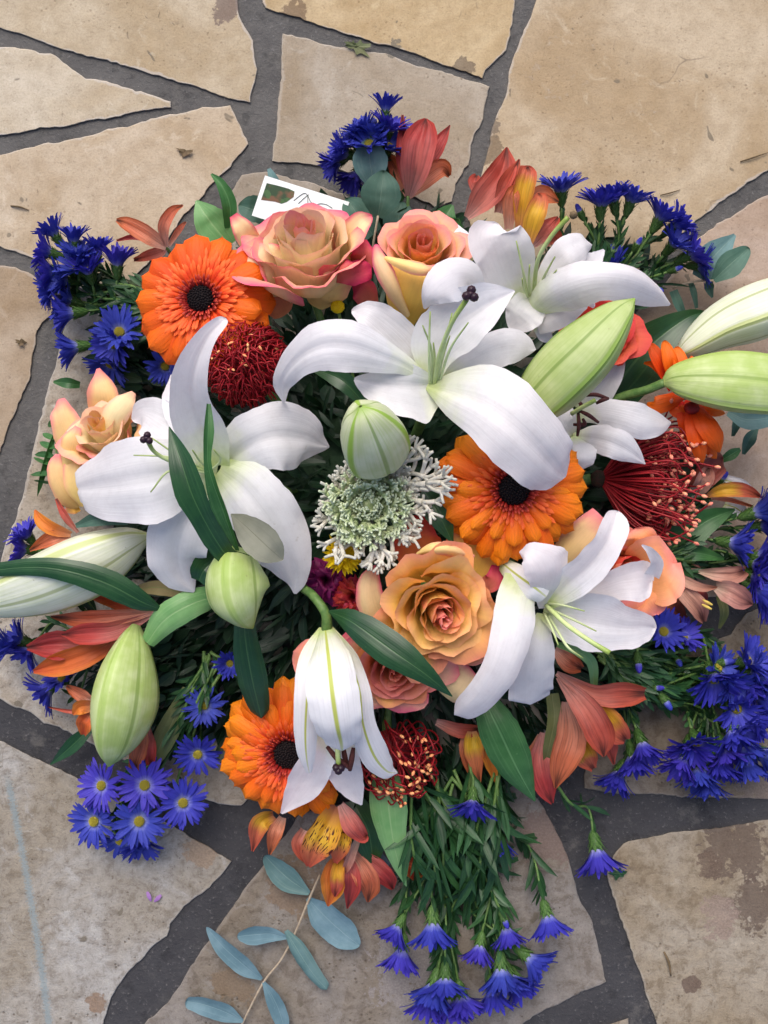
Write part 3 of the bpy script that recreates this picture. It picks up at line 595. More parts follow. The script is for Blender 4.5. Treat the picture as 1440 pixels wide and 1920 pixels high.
def _calyx():
    gs = [tube([Vector((0, 0, -.52)), Vector((0, 0, -.36)), Vector((0, 0, -.1)), Vector((0, 0, .10))], [.05, .15, .20, .17], 10, 3)]; rr = random.Random(4)
    for row in range(4):
        for i in range(9):
            a = 2 * pi * (i + .5 * row) / 9; z0 = -.45 + row * .13; r0 = .11 + .035 * row; V, U = [], []
            for (d, h, wv) in ((0, 0, .05), (.05, .10, .05), (.10 + rr.uniform(0, .06), .19, .012)):
                for s in (-1, 1): V.append(Matrix.Rotation(a, 3, 'Z') @ Vector((r0 + d, s * wv, z0 + h))); U.append((h * 5, (s + 1) / 2))
            gs.append((V, [(0, 1, 3, 2), (2, 3, 5, 4)], U))
    return join(*gs)
ACAL = mesh('aster_calyx', _calyx(), CALYX)
def _bud():
    return join(tube([Vector((0, 0, .0)), Vector((0, 0, .22)), Vector((0, 0, .42)), Vector((0, 0, .5))], [.15, .16, .10, .02], 10, 3))
ABUD = mesh('aster_bud_tip', _bud(), ASTER)
def leaflet(p, d, L, wd, rr, droop=.3, segs=4, up=None):
    """a small pointed leaf from p along d"""
    d = d.normalized(); sdv = d.cross(up or Vector((0, 0, 1)))
    if sdv.length < .1: sdv = d.orthogonal()
    sdv.normalize(); nn = sdv.cross(d); tw = rr.uniform(-1.1, 1.1); sdv, nn = sdv * cos(tw) + nn * sin(tw), nn * cos(tw) - sdv * sin(tw)
    V, F, U = [], [], []; bd = rr.uniform(-.25, .25)
    for k in range(segs + 1):
        t = k / segs; wv = wd * (.35 + 2.6 * t * (1 - t) if k < segs else .04); c = p + d * L * t + Vector((0, 0, -1)) * L * droop * t * t + sdv * L * bd * t * t
        for s in (-1, 0, 1): V.append(c + sdv * s * wv + nn * (0 if s else -wv * .35)); U.append((t, (s + 1) / 2))
    F = [(k * 3 + s, k * 3 + s + 1, k * 3 + s + 4, k * 3 + s + 3) for k in range(segs) for s in (0, 1)]
    return V, F, U
def aster_spray(label, heads, conv, seed=1, leafL=.016, leafW=.0016, dens=1.0, R=40, bsp=.008):
    """heads: (px, py, z mm, facing (right, up, toward camera), opening 0-2 or 'bud', optional size)"""
    cx, cy, cz = conv; base = P(cx, cy, cz); t = thing('aster_spray', label, 'aster', base, 'blue aster sprays round the rim of the bouquet'); rr = random.Random(seed)
    for hd in heads:
        x, y, z, d, op = hd[:5]; sz = (hd[5] if len(hd) > 5 else R) * (1.12 if op in (0, 1) else 1) * sc(z / 1000); A = Vector(d).normalized()
        c = P(x, y, z); M3 = frame(A, rr.uniform(0, 6)); M = Matrix.Translation(c - A * sz * .35) @ M3.to_4x4() @ Matrix.Scale(sz, 4)
        if op == 'bud':
            h = inst('flower_bud', ACAL, M, t); inst('tip', ABUD, Matrix.Translation((0, 0, .05)), h, sub=True)
        else:
            h = inst('flower_head', rr.choice(APET[op]), M, t); inst('calyx', ACAL, Matrix.Identity(4), h, sub=True); inst('disk', ADISK, Matrix.Identity(4), h, sub=True)
        p0 = c - A * sz * .80; b = base + Vector((rr.uniform(-bsp, bsp), rr.uniform(-.008, .008), 0)); L = (p0 - b).length
        p1 = p0 - A * L * .33; p1.z = max(p1.z, .006); p2 = b.lerp(p0, .35) + Vector((rr.uniform(-1, 1), rr.uniform(-1, 1), .6)) * L * .06
        pts = [p0, p1, p2, b]; st = part('stem', tube(pts, [.0011, .0010, .0012, .0014], 6, 4), STEM, t)
        gs = []; n = int(L / .0034 * dens)
        for i in range(n):
            u = (i + rr.random()) / n * .92; q = curve(pts, u); tg = (curve(pts, max(u - .03, 0)) - curve(pts, u + .03)).normalized()
            o = tg.orthogonal().normalized(); o = Matrix.Rotation(rr.uniform(0, 6.28), 3, tg) @ o
            sh = .45 + .9 * min(u * 2.2, 1); gs.append(leaflet(q, tg * rr.uniform(.9, 1.6) + o * rr.uniform(.4, .9), leafL * sh * rr.uniform(.6, 1.25), leafW * (.6 + .5 * sh), rr, .18))
        if gs: part('foliage', join(*gs), LAST, st, kind='stuff')
    return t

# -- pincushions
def pincushion(label, cx, cy, z, axis, n, Lmm, core, seed, spread=(0, 1.2), curl=.9, tips=PTIP, rst=.00062, tipk=1.0, tiplim=None, flat=1.0, wild=.3, flatx=1.0, cm=None, lmin=.86):
    c = P(cx, cy, z); M3 = frame(axis); t = thing('pincushion_protea', label, 'protea', c, 'red pincushion proteas'); rr = random.Random(seed); ss, ts = [], []
    for i in range(n):
        f = (i + .5) / n; th = spread[0] + (spread[1] - spread[0]) * f ** .62; a = i * 2.399 + rr.uniform(-.1, .1)
        d = Vector((sin(th) * cos(a) * flatx, sin(th) * sin(a) * flat, cos(th))); p0 = d * core * .85; L = Lmm / 1000 * rr.uniform(lmin, 1.08)
        side_ = Vector((cos(a) * flatx, sin(a), 0)); out = d * .8 + side_ * .25
        p1 = p0 + out.normalized() * L * .45 + Vector((0, 0, L * .05)); p2 = p1 + (d * .6 + Vector((0, 0, .7)) + side_ * (.55 - curl)).normalized() * L * .38
        p3 = p2 + (Vector((0, 0, .65)) - side_ * curl + Vector((rr.uniform(-wild, wild), rr.uniform(-wild, wild), rr.uniform(-wild, wild) * .5))).normalized() * L * .24
        pts = [c + M3 @ q for q in (p0, p1, p2, p3)]
        ss.append(tube(pts, [rst * 1.1, rst, rst, rst * .9], 5, 4, False))
        if tiplim is None or rr.random() < tiplim:
            dv = (pts[3] - pts[2]).normalized(); ts.append(tube([pts[3] - dv * .001, pts[3] + dv * .0012 * tipk, pts[3] + dv * .0030 * tipk], [rst * .9, rst * 1.9 * tipk, rst * .8], 6, 3))
    part('core', blob(c, core, 18, 12, (1, 1, .9), M3), cm or PCORE, t)
    part('styles', join(*ss), PST, t, kind='stuff')
    if ts: part('style_tips', join(*ts), tips, t, kind='stuff')
    stem_to_hub(t, c - M3 @ Vector((0, 0, core * .8)), .004); return t

# -- alstroemerias: petals traced one by one
def alst(label, data, off, k, zo=0, mat=None, stem=None, extra=None):
    p = data[0][0][0] if isinstance(data[0], tuple) else data[0][0]
    t = thing('alstroemeria', label, 'alstroemeria', P(off[0] + p[0] * k, off[1] + p[1] * k, max(p[2] + zo - 12, 2)), 'salmon and yellow alstroemerias')
    strips(t, 'petal', mat or ASAL, data, off, k, zo, cup=.55, ruf=.17, groove=.14, crease=.055, nu=20, nv=12)
    if stem: part('stem', tube([P(*q) for q in stem], .0013, 6), STEM, t)
    return t

def frill_leaf(c, M3, L, rr, up, wd, depth=4):
    """one lacy kale leaf: a forking rib with blunt flattened lobes"""
    gs = []
    def go(p, d, l, w, dep):
        q = p + d * l; q = q + Vector((0, 0, up * l * rr.uniform(.2, .9)))
        if dep <= 1: q = q + Vector((rr.uniform(-.2, .2), rr.uniform(-.2, .2), rr.uniform(-.3, .5))) * l
        gs.append(tube([p, p.lerp(q, .5) + Vector((rr.uniform(-1, 1), rr.uniform(-1, 1), rr.uniform(-1, 1))) * l * .08, q], [w, w * .82, w * (1.05 if dep else .75)], 6, 2))
        vv = gs[-1][0]                                            # press the round ribs flat
        for i in range(0, len(vv), 6):
            zc = sum(v.z for v in vv[i:i + 6]) / 6
            for v in vv[i:i + 6]: v.z = zc + (v.z - zc) * .5
        gs[-1] = ([c + M3 @ v for v in vv], gs[-1][1], [(min(1, u * .25 + (depth - dep) / (depth + 1)), v) for u, v in gs[-1][2]])
        if dep > 0:
            for s in (-1, 1) if rr.random() < .3 else (-1, 0, 1):
                a = s * rr.uniform(.42, .80) + rr.uniform(-.12, .12); dd = Matrix.Rotation(a, 3, 'Z') @ d; dd.z += rr.uniform(-.15, .3)
                go(q, dd.normalized(), l * rr.uniform(.55, .78), w * .78, dep - 1)
    go(Vector((0, 0, 0)), Vector((1, 0, .1)), L * (.40 if depth > 3 else .46), wd, depth)
    return join(*gs)

# ------------------------------------------------------------------ the bouquet's core and dark filling
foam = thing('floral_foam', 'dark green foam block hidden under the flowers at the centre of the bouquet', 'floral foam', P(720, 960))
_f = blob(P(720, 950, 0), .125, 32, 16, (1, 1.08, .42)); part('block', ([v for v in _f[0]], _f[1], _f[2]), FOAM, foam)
def dome(px, py): r = sqrt(((px - 725) / 430) ** 2 + ((py - 945) / 470) ** 2); return r, max(0, 78 * (1 - r ** 2.2))
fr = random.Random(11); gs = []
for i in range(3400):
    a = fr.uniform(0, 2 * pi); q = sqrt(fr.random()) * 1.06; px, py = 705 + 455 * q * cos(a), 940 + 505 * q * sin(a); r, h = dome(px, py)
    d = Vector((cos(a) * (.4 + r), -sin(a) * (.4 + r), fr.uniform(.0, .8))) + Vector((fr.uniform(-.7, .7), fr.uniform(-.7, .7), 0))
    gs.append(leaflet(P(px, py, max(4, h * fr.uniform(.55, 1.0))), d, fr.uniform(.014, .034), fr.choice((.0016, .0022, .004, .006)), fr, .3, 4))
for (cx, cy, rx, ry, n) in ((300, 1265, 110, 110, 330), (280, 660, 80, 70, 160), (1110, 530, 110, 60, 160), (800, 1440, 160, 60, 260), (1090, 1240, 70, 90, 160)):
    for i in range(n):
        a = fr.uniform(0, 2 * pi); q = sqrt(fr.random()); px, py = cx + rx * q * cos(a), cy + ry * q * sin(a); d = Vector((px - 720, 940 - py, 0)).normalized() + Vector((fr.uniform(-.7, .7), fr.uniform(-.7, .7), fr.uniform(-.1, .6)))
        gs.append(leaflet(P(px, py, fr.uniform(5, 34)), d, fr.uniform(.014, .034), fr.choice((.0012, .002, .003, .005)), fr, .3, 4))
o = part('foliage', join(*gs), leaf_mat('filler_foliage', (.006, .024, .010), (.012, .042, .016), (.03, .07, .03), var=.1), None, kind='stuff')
o['label'] = 'dark green leaves packed between the flowers and over the foam'; o['category'] = 'foliage'

# ------------------------------------------------------------------ white lilies
K1, O1 = .5417, (500, 400)
def lily(label, base, zb=10):
    return thing('lily', label, 'lily', P(*base), 'open white lilies')
t = lily('largest white lily in the middle of the bouquet with bare green filaments and black stigma', (815, 715, 135))
strips(t, 'petal', LILY, [
    ([(560, 585, 148, 15), (480, 525, 160, 34), (390, 490, 172, 66), (290, 460, 180, 90), (190, 460, 180, 86), (105, 508, 170, 62), (52, 585, 150, 38), (60, 655, 122, 5)], dict(cup=-.22, ruf=.09, groove=.13)),
    ([(555, 575, 142, 15), (490, 470, 150, 62), (410, 390, 158, 66), (345, 345, 160, 46), (296, 338, 150, 26)], dict(cup=.22, ruf=.07, tip=.3)),
    ([(570, 570, 146, 30), (605, 470, 156, (112, 60)), (675, 385, 166, (118, 92)), (770, 315, 172, (84, 62)), (858, 268, 170, 3)], dict(cup=.30, ruf=.075, groove=.13)),
    ([(745, 275, 150, 34), (692, 222, 166, 70), (625, 238, 176, 76), (568, 285, 174, 44), (545, 330, 160, 5)], dict(cup=-.30, ruf=.075, mat=LILYT)),
    ([(600, 575, 140, 25), (700, 515, 142, 50), (800, 468, 140, 66), (880, 458, 136, 54), (932, 470, 130, 30)], dict(cup=-.15, ruf=.075, tip=.35)),
    ([(555, 598, 150, 14), (650, 622, 166, (100, 84)), (755, 665, 178, (158, 112)), (860, 738, 182, (140, 138)), (945, 818, 172, (126, 134)), (990, 866, 160, (104, 122)), (1014, 893, 151, (72, 92)), (1032, 914, 143, (30, 40))], dict(cup=-.20, ruf=.07, groove=.13, tip=.04, nu=22, nv=12)),
    ([(605, 592, 148, (60, 8)), (545, 590, 152, (138, 40)), (475, 590, 158, (122, 78)), (400, 585, 160, (86, 44)), (335, 578, 152, (42, 20)), (303, 574, 146, 5)], dict(cup=.25, ruf=.10, groove=.13)),
], O1, K1, tip=0, nu=30, nv=12, frill=.055)
stamens(t, [[(565, 590, 152), (562, 470, 176), (566, 340, 192)], [(570, 590, 152), (572, 480, 172), (540, 388, 188)], [(590, 588, 152), (610, 480, 172), (642, 345, 192)], [(596, 590, 152), (635, 470, 176), (698, 378, 192)], [(588, 590, 152), (612, 490, 166), (634, 424, 178)], [(578, 590, 152), (582, 510, 164), (577, 448, 174)]], O1, K1,
        style=[(580, 590, 152), (598, 490, 176), (640, 380, 196), (692, 298, 206)], stig=(706, 281, 209), stigr=.0048)
stem_to_hub(t, P(815, 730, 140), .004)

t = lily('white lily at the upper right, its long petal reaching over blue asters', (1003, 580, 95))
strips(t, 'petal', LILY, [
    ([(885, 315, 104, 44), (842, 220, 122, 92), (808, 130, 136, 106), (782, 75, 140, 88), (790, 32, 134, 30)], dict(cup=.25, ruf=.075, tip=.25)),
    ([(940, 265, 104, 22), (990, 190, 114, 44), (1040, 138, 120, 58), (1090, 108, 114, 50), (1125, 110, 102, 26)], dict(cup=-.2, ruf=.06, tip=.3)),
    ([(925, 340, 104, 40), (985, 288, 126, 72), (1065, 248, 144, 78), (1160, 230, 150, 66), (1260, 243, 142, 62), (1342, 280, 124, 42), (1396, 316, 104, 5)], dict(cup=-.55, ruf=.055, side=-.25)),
    ([(935, 385, 104, 34), (1010, 360, 112, 40), (1075, 318, 116, 32), (1112, 298, 112, 24), (1135, 322, 102, 8)], dict(cup=-.4, mat=LILYT)),
    ([(935, 290, 104, 50), (892, 345, 112, 66), (845, 402, 104, 34)], dict(cup=.2, tip=.3)),
    ([(725, 155, 104, 40), (672, 92, 100, 38), (625, 50, 92, 30), (588, 40, 84, 12)], dict(cup=-.2)),
    ([(932, 395, 98, 14), (962, 420, 96, 26), (990, 444, 90, 8)], dict(cup=.2)),
    ([(1100, 180, 106, 40), (1140, 155, 104, 26), (1168, 126, 98, 4)], dict(cup=.1, mat=LILYT)),
], O1, K1, nu=28, nv=11, frill=.055)
stamens(t, [[(905, 290, 108), (885, 190, 130), (864, 95, 142)], [(912, 285, 108), (908, 230, 124), (910, 178, 136)], [(935, 275, 108), (965, 210, 128), (998, 150, 140)], [(940, 270, 108), (975, 230, 124), (1004, 196, 136)], [(905, 290, 108), (890, 260, 118), (884, 225, 128)]], O1, K1,
        style=[(925, 280, 108), (938, 165, 135), (985, 80, 150), (1043, 14, 158)], r=.0009)
part('stigma', blob(P(500 + 1062 * K1, 400 + 6 * K1, 159), .0028, 8, 6), BROWN, [c for c in t.children if c.name.startswith('style')][0])
stem_to_hub(t, P(1000, 590, 96), .004)

K2, O2 = .3542, (130, 580)
t = lily('wide open white lily on the left with two dark leaves lying across its centre', (399, 885, 100))
strips(t, 'petal', LILY, [
    ([(640, 860, 117, 60), (560, 670, 115, 130), (455, 585, 108, 118), (385, 555, 98, 80), (335, 585, 90, 40)], dict(cup=.15, tip=.3)),
    ([(640, 700, 114, 60), (560, 500, 112, 70), (540, 345, 98, 4)], dict(cup=.2, mat=LILYT)),
    ([(720, 930, 117, 110), (640, 1060, 123, 165), (580, 1185, 119, 172), (560, 1310, 108, 164), (590, 1410, 98, 118), (660, 1496, 90, 6)], dict(cup=-.14, ruf=.09, groove=.13)),
    ([(805, 830, 118, 85), (900, 750, 128, 140), (1010, 690, 132, 166), (1130, 668, 126, 188), (1245, 680, 114, 152), (1325, 712, 102, 64), (1376, 728, 94, 5)], dict(cup=-.12, ruf=.09, groove=.13)),
    ([(780, 870, 118, 100), (655, 860, 128, (150, 150)), (520, 875, 137, (225, 195)), (390, 900, 137, (243, 228)), (262, 922, 126, (208, 220)), (145, 938, 110, (172, 178)), (62, 948, 96, (112, 120)), (42, 953, 92, (70, 76))], dict(cup=-.10, ruf=.09, groove=.13, nu=20, nv=12)),
    ([(795, 850, 120, 95), (900, 930, 131, 158), (1000, 1050, 134, 180), (1090, 1180, 128, 172), (1160, 1320, 118, 132), (1198, 1430, 108, 66), (1195, 1506, 102, 8)], dict(cup=-.15, ruf=.09, groove=.13, nv=11)),
    ([(790, 835, 122, 60), (722, 690, 140, (122, 122)), (662, 560, 156, (118, 132)), (640, 430, 170, (100, 106)), (662, 290, 182, 86), (728, 150, 190, 56), (800, 72, 192, 36), (825, 48, 190, 22)], dict(cup=.42, ruf=.075, groove=.13, tip=.07, nu=22)),
], O2, K2, nu=28, nv=12, frill=.055)
stamens(t, [[(730, 850, 124), (600, 790, 146), (435, 680, 158)], [(730, 855, 124), (540, 785, 148), (340, 772, 150)], [(740, 865, 124), (540, 850, 146), (430, 968, 146)], [(740, 850, 124), (690, 800, 140), (652, 745, 152)], [(740, 860, 124), (800, 800, 140), (765, 742, 150)], [(745, 870, 124), (640, 858, 140), (600, 905, 150)]], O2, K2,
        style=[(740, 860, 124), (560, 812, 150), (455, 758, 160), (412, 692, 168)], stig=(410, 684, 170), stigr=.0040, sr=.0014)
stem_to_hub(t, P(399, 890, 112), .004)

K3, O3 = .4444, (800, 940)
t = lily('white lily at the lower right, seen from the side with its throat pointing right', (1018, 1135, 100))
strips(t, 'petal', LILY, [
    ([(560, 430, 112, 30), (690, 390, 122, 48), (810, 350, 128, 70), (900, 335, 128, 88), (952, 335, 122, 60)], dict(cup=.15, tip=.1)),
    ([(945, 320, 122, 34), (968, 262, 134, 30), (942, 212, 142, 18), (908, 184, 146, 4)], dict(cup=.3, mat=LILYT)),
    ([(490, 475, 112, 25), (470, 590, 118, 68), (452, 700, 112, 88), (440, 800, 100, 94), (434, 852, 92, 84)], dict(cup=-.25, ruf=.09, tip=.08)),
    ([(490, 470, 116, 28), (600, 500, 126, (104, 96)), (720, 520, 130, (132, 116)), (842, 535, 124, 92), (922, 532, 114, 60), (962, 535, 106, 26)], dict(cup=.22, ruf=.09, groove=.13, tip=.1)),
    ([(495, 450, 118, (22, 22)), (488, 360, 140, (46, 84)), (468, 290, 152, (56, 150)), (430, 232, 152, (40, 84)), (392, 212, 144, 4)], dict(cup=-.15, ruf=.06, mat=LILYT)),
    ([(420, 330, 126, (50, 95)), (388, 440, 142, (80, 95)), (365, 560, 150, (84, 92)), (322, 690, 150, 80), (252, 800, 140, 72), (175, 872, 126, 60), (118, 900, 114, 34)], dict(cup=-.40, ruf=.055, tip=.1)),
    ([(505, 440, 122, 26), (600, 352, 142, 68), (690, 272, 154, 74), (760, 182, 160, 66), (795, 100, 158, 60), (805, 42, 150, 36)], dict(cup=.30, ruf=.075, groove=.13, tip=.12)),
], O3, K3, nu=28, nv=11, frill=.055)
part('floral_tube', strip([(320, 262, 112, 30), (380, 310, 128, 52), (450, 360, 140, 60), (500, 400, 136, 40)], cup=-.5, off=O3, k=K3, nu=10, nv=8), LILYB, t)
stamens(t, [[(505, 430, 120), (580, 440, 142), (666, 463, 156)], [(510, 450, 120), (610, 495, 144), (716, 548, 156)], [(495, 470, 118), (530, 540, 140), (555, 606, 150)], [(510, 475, 118), (560, 560, 142), (600, 620, 152), (660, 662, 150)], [(520, 455, 120), (610, 530, 142), (692, 590, 154)]], O3, K3,
        style=[(500, 435, 120), (590, 520, 146), (690, 590, 158), (772, 640, 162)], sr=.0016)
stem_to_hub(t, P(960, 1060, 105), .004)

K4, O4 = 1 / 3, (960, 540)
t = lily('white lily low on the right under a green bud, with bent brown anthers', (1080, 810, 60))
strips(t, 'petal', LILY, [
    ([(400, 690, 62, 50), (470, 580, 72, 98), (560, 450, 78, 76), (628, 305, 72, 6)], dict(cup=.2)),
    ([(350, 830, 70, 20), (310, 745, 78, 54), (295, 660, 76, 38)], dict(cup=.2)),
    ([(350, 725, 70, 30), (480, 690, 84, (62, 80)), (620, 712, 94, (86, 90)), (742, 748, 94, (94, 104)), (832, 765, 86, 64), (895, 758, 80, 6)], dict(cup=-.15, ruf=.09)),
    ([(340, 835, 72, 20), (450, 845, 86, (84, 66)), (560, 872, 96, (100, 84)), (662, 922, 94, (74, 62)), (750, 990, 86, 3)], dict(cup=-.25, ruf=.075, groove=.13)),
    ([(345, 835, 76, 20), (378, 900, 88, (92, 40)), (398, 965, 92, (76, 52)), (392, 1022, 86, 40)], dict(cup=-.2, ruf=.06, tip=.15)),
], O4, K4, nu=26, nv=11, frill=.055)
for q in ([(360, 630, 98), (388, 655, 100), (378, 692, 98)], [(372, 688, 100), (430, 715, 103), (486, 756, 98)], [(373, 700, 98), (376, 770, 99), (368, 832, 94)], [(398, 735, 95), (408, 768, 96), (345, 768, 93)], [(395, 606, 104), (470, 600, 107), (542, 622, 103)], [(542, 622, 103), (505, 632, 106), (476, 648, 102)]):
    a = part('anther', tube([P(O4[0] + x * K4, O4[1] + y * K4, z) for x, y, z in q], [.0010, .0015, .0010], 8, 5), ANTH, t)
part('style', tube([P(O4[0] + x * K4, O4[1] + y * K4, z) for x, y, z in [(335, 708, 96), (400, 668, 104), (470, 630, 108)]], .0016, 8, 4), STYLE, t)
stem_to_hub(t, P(1075, 812, 68), .0035)

K5, O5 = 1 / 3, (380, 1080)
t = lily('half open white lily hanging down over the orange gerbera, with yellow green ribs', (605, 1180, 90))
strips(t, 'petal', LILYB, [
    ([(720, 880, 92, 60), (640, 1050, 94, 98), (560, 1190, 84, 94), (442, 1336, 70, 6)], dict(mat=LILY, cup=.2, ruf=.06)),
    ([(800, 900, 92, 60), (790, 1060, 90, 100), (842, 1190, 82, 70), (894, 1288, 74, 5)], dict(mat=LILY, cup=.3, ruf=.075)),
    ([(715, 295, 108, 20), (820, 460, 128, 50), (882, 640, 136, 62), (902, 830, 130, 70), (960, 1000, 116, 84), (1035, 1095, 104, 58), (1096, 1108, 96, 4)], dict(cup=-.35, ruf=.055, label='petal flaring to the right with a green tip')),
    ([(680, 295, 108, 26), (612, 470, 130, 72), (588, 680, 138, 74), (578, 880, 130, 68), (585, 1020, 120, 48), (600, 1108, 112, 14)], dict(cup=-.40, ruf=.055)),
    ([(690, 292, 112, 40), (708, 450, 146, 120), (728, 640, 158, 148), (756, 830, 154, 140), (778, 930, 140, 112), (785, 975, 132, 80)], dict(cup=-.35, ruf=.055, tip=.05, nv=12)),
], O5, K5, nu=30, nv=12, frill=.055)
for q in ([(700, 960, 108), (760, 1030, 112), (836, 1086, 108)], [(848, 965, 110), (838, 1030, 112), (828, 1092, 108)], [(790, 960, 108), (800, 1020, 108), (812, 1060, 104)]): part('anther', tube([P(O5[0] + x * K5, O5[1] + y * K5, z) for x, y, z in q], [.0013, .0020, .0014], 8, 4), ANTH, t)
s = part('style', tube([P(O5[0] + x * K5, O5[1] + y * K5, z) for x, y, z in [(757, 930, 112), (760, 990, 116), (764, 1060, 116)]], .0018, 8, 4), STYLE, t)
part('stigma', join(*[blob(P(O5[0] + x * K5, O5[1] + y * K5, 117), .0030, 8, 6) for x, y in ((752, 1078), (778, 1080), (764, 1096))]), STIG, s)
part('stem', tube([P(O5[0] + x * K5, O5[1] + y * K5, z) for x, y, z in [(700, 310, 112), (690, 210, 118), (620, 110, 112), (555, 55, 90), (500, -60, 55)]], [.0040, .0034, .0032, .0032, .0032], 8, 5), STEM, t)

# ------------------------------------------------------------------ lily buds
bud('large green lily bud with dark ribs leaning over the right hand lilies', [(990, 772, 128, 30), (1020, 744, 138, 50), (1062, 702, 150, 59), (1112, 652, 160, 55), (1160, 594, 166, 32), (1190, 560, 166, 2)], BUDG, roll=.55)
bud('pale lily bud lying on the paving at the right edge, upper of two', [(1270, 668, 55, 6), (1300, 648, 60, 26), (1355, 614, 64, 43), (1420, 588, 68, 52), (1490, 562, 68, 46), (1570, 535, 62, 8)], BUDW, roll=.2)
bud('light green lily bud on a green stem at the right edge, lower of two', [(1244, 717, 92, 8), (1270, 713, 94, 30), (1335, 716, 97, 50), (1400, 722, 98, 55), (1475, 730, 96, 46), (1560, 740, 92, 6)], BUDP, roll=.9, stem=[(1247, 717, 92), (1210, 732, 84), (1160, 746, 72), (1090, 780, 55)], taper_r=.0032)
bud('plump cream lily bud with green ribs standing over the lacy kale', [(716, 872, 128, 8), (712, 858, 136, 42), (704, 838, 152, 61), (694, 808, 172, 60), (684, 780, 188, 38), (676, 762, 194, 3)], BUDC, roll=3.3, flute=.05)
bud('short lime green lily bud pointing down beside the white lily centre', [(446, 1028, 128, 6), (444, 1046, 132, 36), (440, 1080, 138, 56), (443, 1118, 140, 56), (457, 1152, 136, 32), (474, 1178, 130, 2)], BUDP, roll=.15)
bud('long lime green lily bud hanging over salmon alstroemerias on the lower left', [(254, 1172, 72, 8), (248, 1200, 76, 27), (236, 1262, 84, 52), (226, 1325, 86, 59), (214, 1390, 80, 40), (204, 1436, 74, 3)], BUDP, roll=.3)
bud('large white lily bud at the left edge with a dark leaf across it', [(282, 1004, 74, 5), (240, 1018, 76, 34), (168, 1052, 80, 57), (85, 1088, 80, 56), (0, 1118, 76, 38), (-70, 1142, 70, 8)], BUDW, roll=2.6)

# ------------------------------------------------------------------ roses
K6, O6 = 1 / 3, (400, 300)
r1 = rose('big peach rose with pink and crimson petal rims at the top left', 566, 425, 120, 138, (-.05, .60, .80), [RPEACH, RPALE, RPALE, RPINK, RPINK], 18, 3, lip=.30, spin=.5, tight=.95, flare=.02, hk=1.15)
strips(r1, 'petal', RPINK, [
    ([(235, 510, 82, 50), (175, 405, 96, 64), (112, 310, 98, 24)], dict(cup=.3, ruf=.12)),
    ([(720, 560, 88, 50), (775, 430, 102, 78), (830, 350, 104, 60), (892, 315, 96, 24)], dict(cup=.2, ruf=.16, tip=.2)),
    ([(400, 870, 70, 60), (350, 790, 88, 118), (270, 700, 94, 110), (165, 648, 88, 36)], dict(mat=RCRIM, cup=-.25, ruf=.1, tip=.2)),
    ([(590, 830, 74, 60), (590, 740, 100, 170), (600, 650, 112, 190), (620, 590, 112, 120)], dict(mat=RPEACH, cup=-.35, ruf=.09, tip=.15)),
    ([(440, 790, 78, 70), (350, 660, 104, 150), (275, 550, 112, 138), (235, 470, 108, 60)], dict(cup=-.30, ruf=.1, tip=.2)),
    ([(810, 640, 92, 50), (845, 540, 108, 70), (838, 450, 106, 22)], dict(mat=RCRIM, cup=.2, ruf=.2)),
    ([(640, 640, 104, 30), (720, 630, 118, 64), (800, 620, 118, 78), (885, 610, 108, 60)], dict(mat=RCRIM, cup=-.5, ruf=.24, tip=.1)),
], O6, K6, nu=16, nv=10)
r2 = rose('peach rose with one crimson edged petal beside the white lilies', 792, 448, 118, 92, (.02, .40, .92), [RCORAL, RORNG, RPEACH, RPEACH], 17, 5, lip=.34, outer=.85, flare=.14)
strips(r2, 'petal', RPEACH, [
    ([(900, 850, 82, 40), (850, 740, 96, 74), (805, 690, 96, 34)], dict(mat=RCRIM, cup=-.2, ruf=.08)),
    ([(1085, 935, 88, 40), (1100, 800, 118, 140), (1150, 660, 132, 172), (1190, 585, 130, 110)], dict(mat=RYELL, cup=-.3, ruf=.03, tip=.12)),
    ([(1095, 880, 112, 18), (1010, 720, 134, 48), (945, 580, 138, 50), (915, 478, 128, 20)], dict(mat=RPINK, cup=-.8, ruf=.05)),
    ([(965, 548, 138, 12), (1070, 585, 146, 34), (1170, 612, 148, 36), (1262, 614, 142, 20)], dict(cup=-.8, ruf=.06)),
], O6, K6, nu=16, nv=10)
K7, O7 = 1 / 3, (0, 680)
r3 = rose('pale yellow peach rose seen from the side at the left edge of the bouquet', 178, 788, 84, 92, (-.22, .52, .74), [RYELL, RPALE, RPALE, RPEACH], 14, 31, lip=.34, tight=1.1, outer=.8, flare=.16, hk=1.15)
strips(r3, 'petal', RPALE, [
    ([(620, 380, 50, 60), (580, 180, 66, 88), (552, 32, 62, 10)], dict(mat=RPEACH, cup=.35, ruf=.12)),
    ([(450, 700, 46, 60), (395, 430, 58, 92), (350, 290, 60, 72), (338, 205, 54, 26)], dict(mat=RPEACH, cup=-.3, ruf=.16)),
    ([(450, 800, 48, 60), (370, 720, 60, 78), (318, 600, 64, 62), (335, 515, 60, 22)], dict(mat=RPEACH, cup=-.35, ruf=.18)),
    ([(575, 500, 66, 40), (630, 320, 84, 72), (700, 220, 86, 62), (752, 168, 80, 16)], dict(cup=-.35, ruf=.1)),
    ([(375, 590, 68, 28), (395, 450, 78, 60), (440, 362, 78, 20)], dict(mat=RPEACH, cup=-.4, ruf=.12)),
    ([(490, 800, 56, 40), (430, 690, 68, 72), (410, 580, 70, 56), (440, 520, 64, 18)], dict(mat=RPEACH, cup=-.3, ruf=.14)),
    ([(440, 800, 46, 36), (400, 815, 48, 40), (368, 836, 44, 10)], dict(mat=RORNG, ruf=.15)),
], O7, K7, nu=16, nv=10)
stem_to_hub(r3, P(190, 880, 50), .003)
rose('red and orange rose mostly hidden behind the big green bud', 1138, 608, 98, 92, (.15, .25, .95), [RORNG, RRED, RRED], 14, 8, lip=.36)
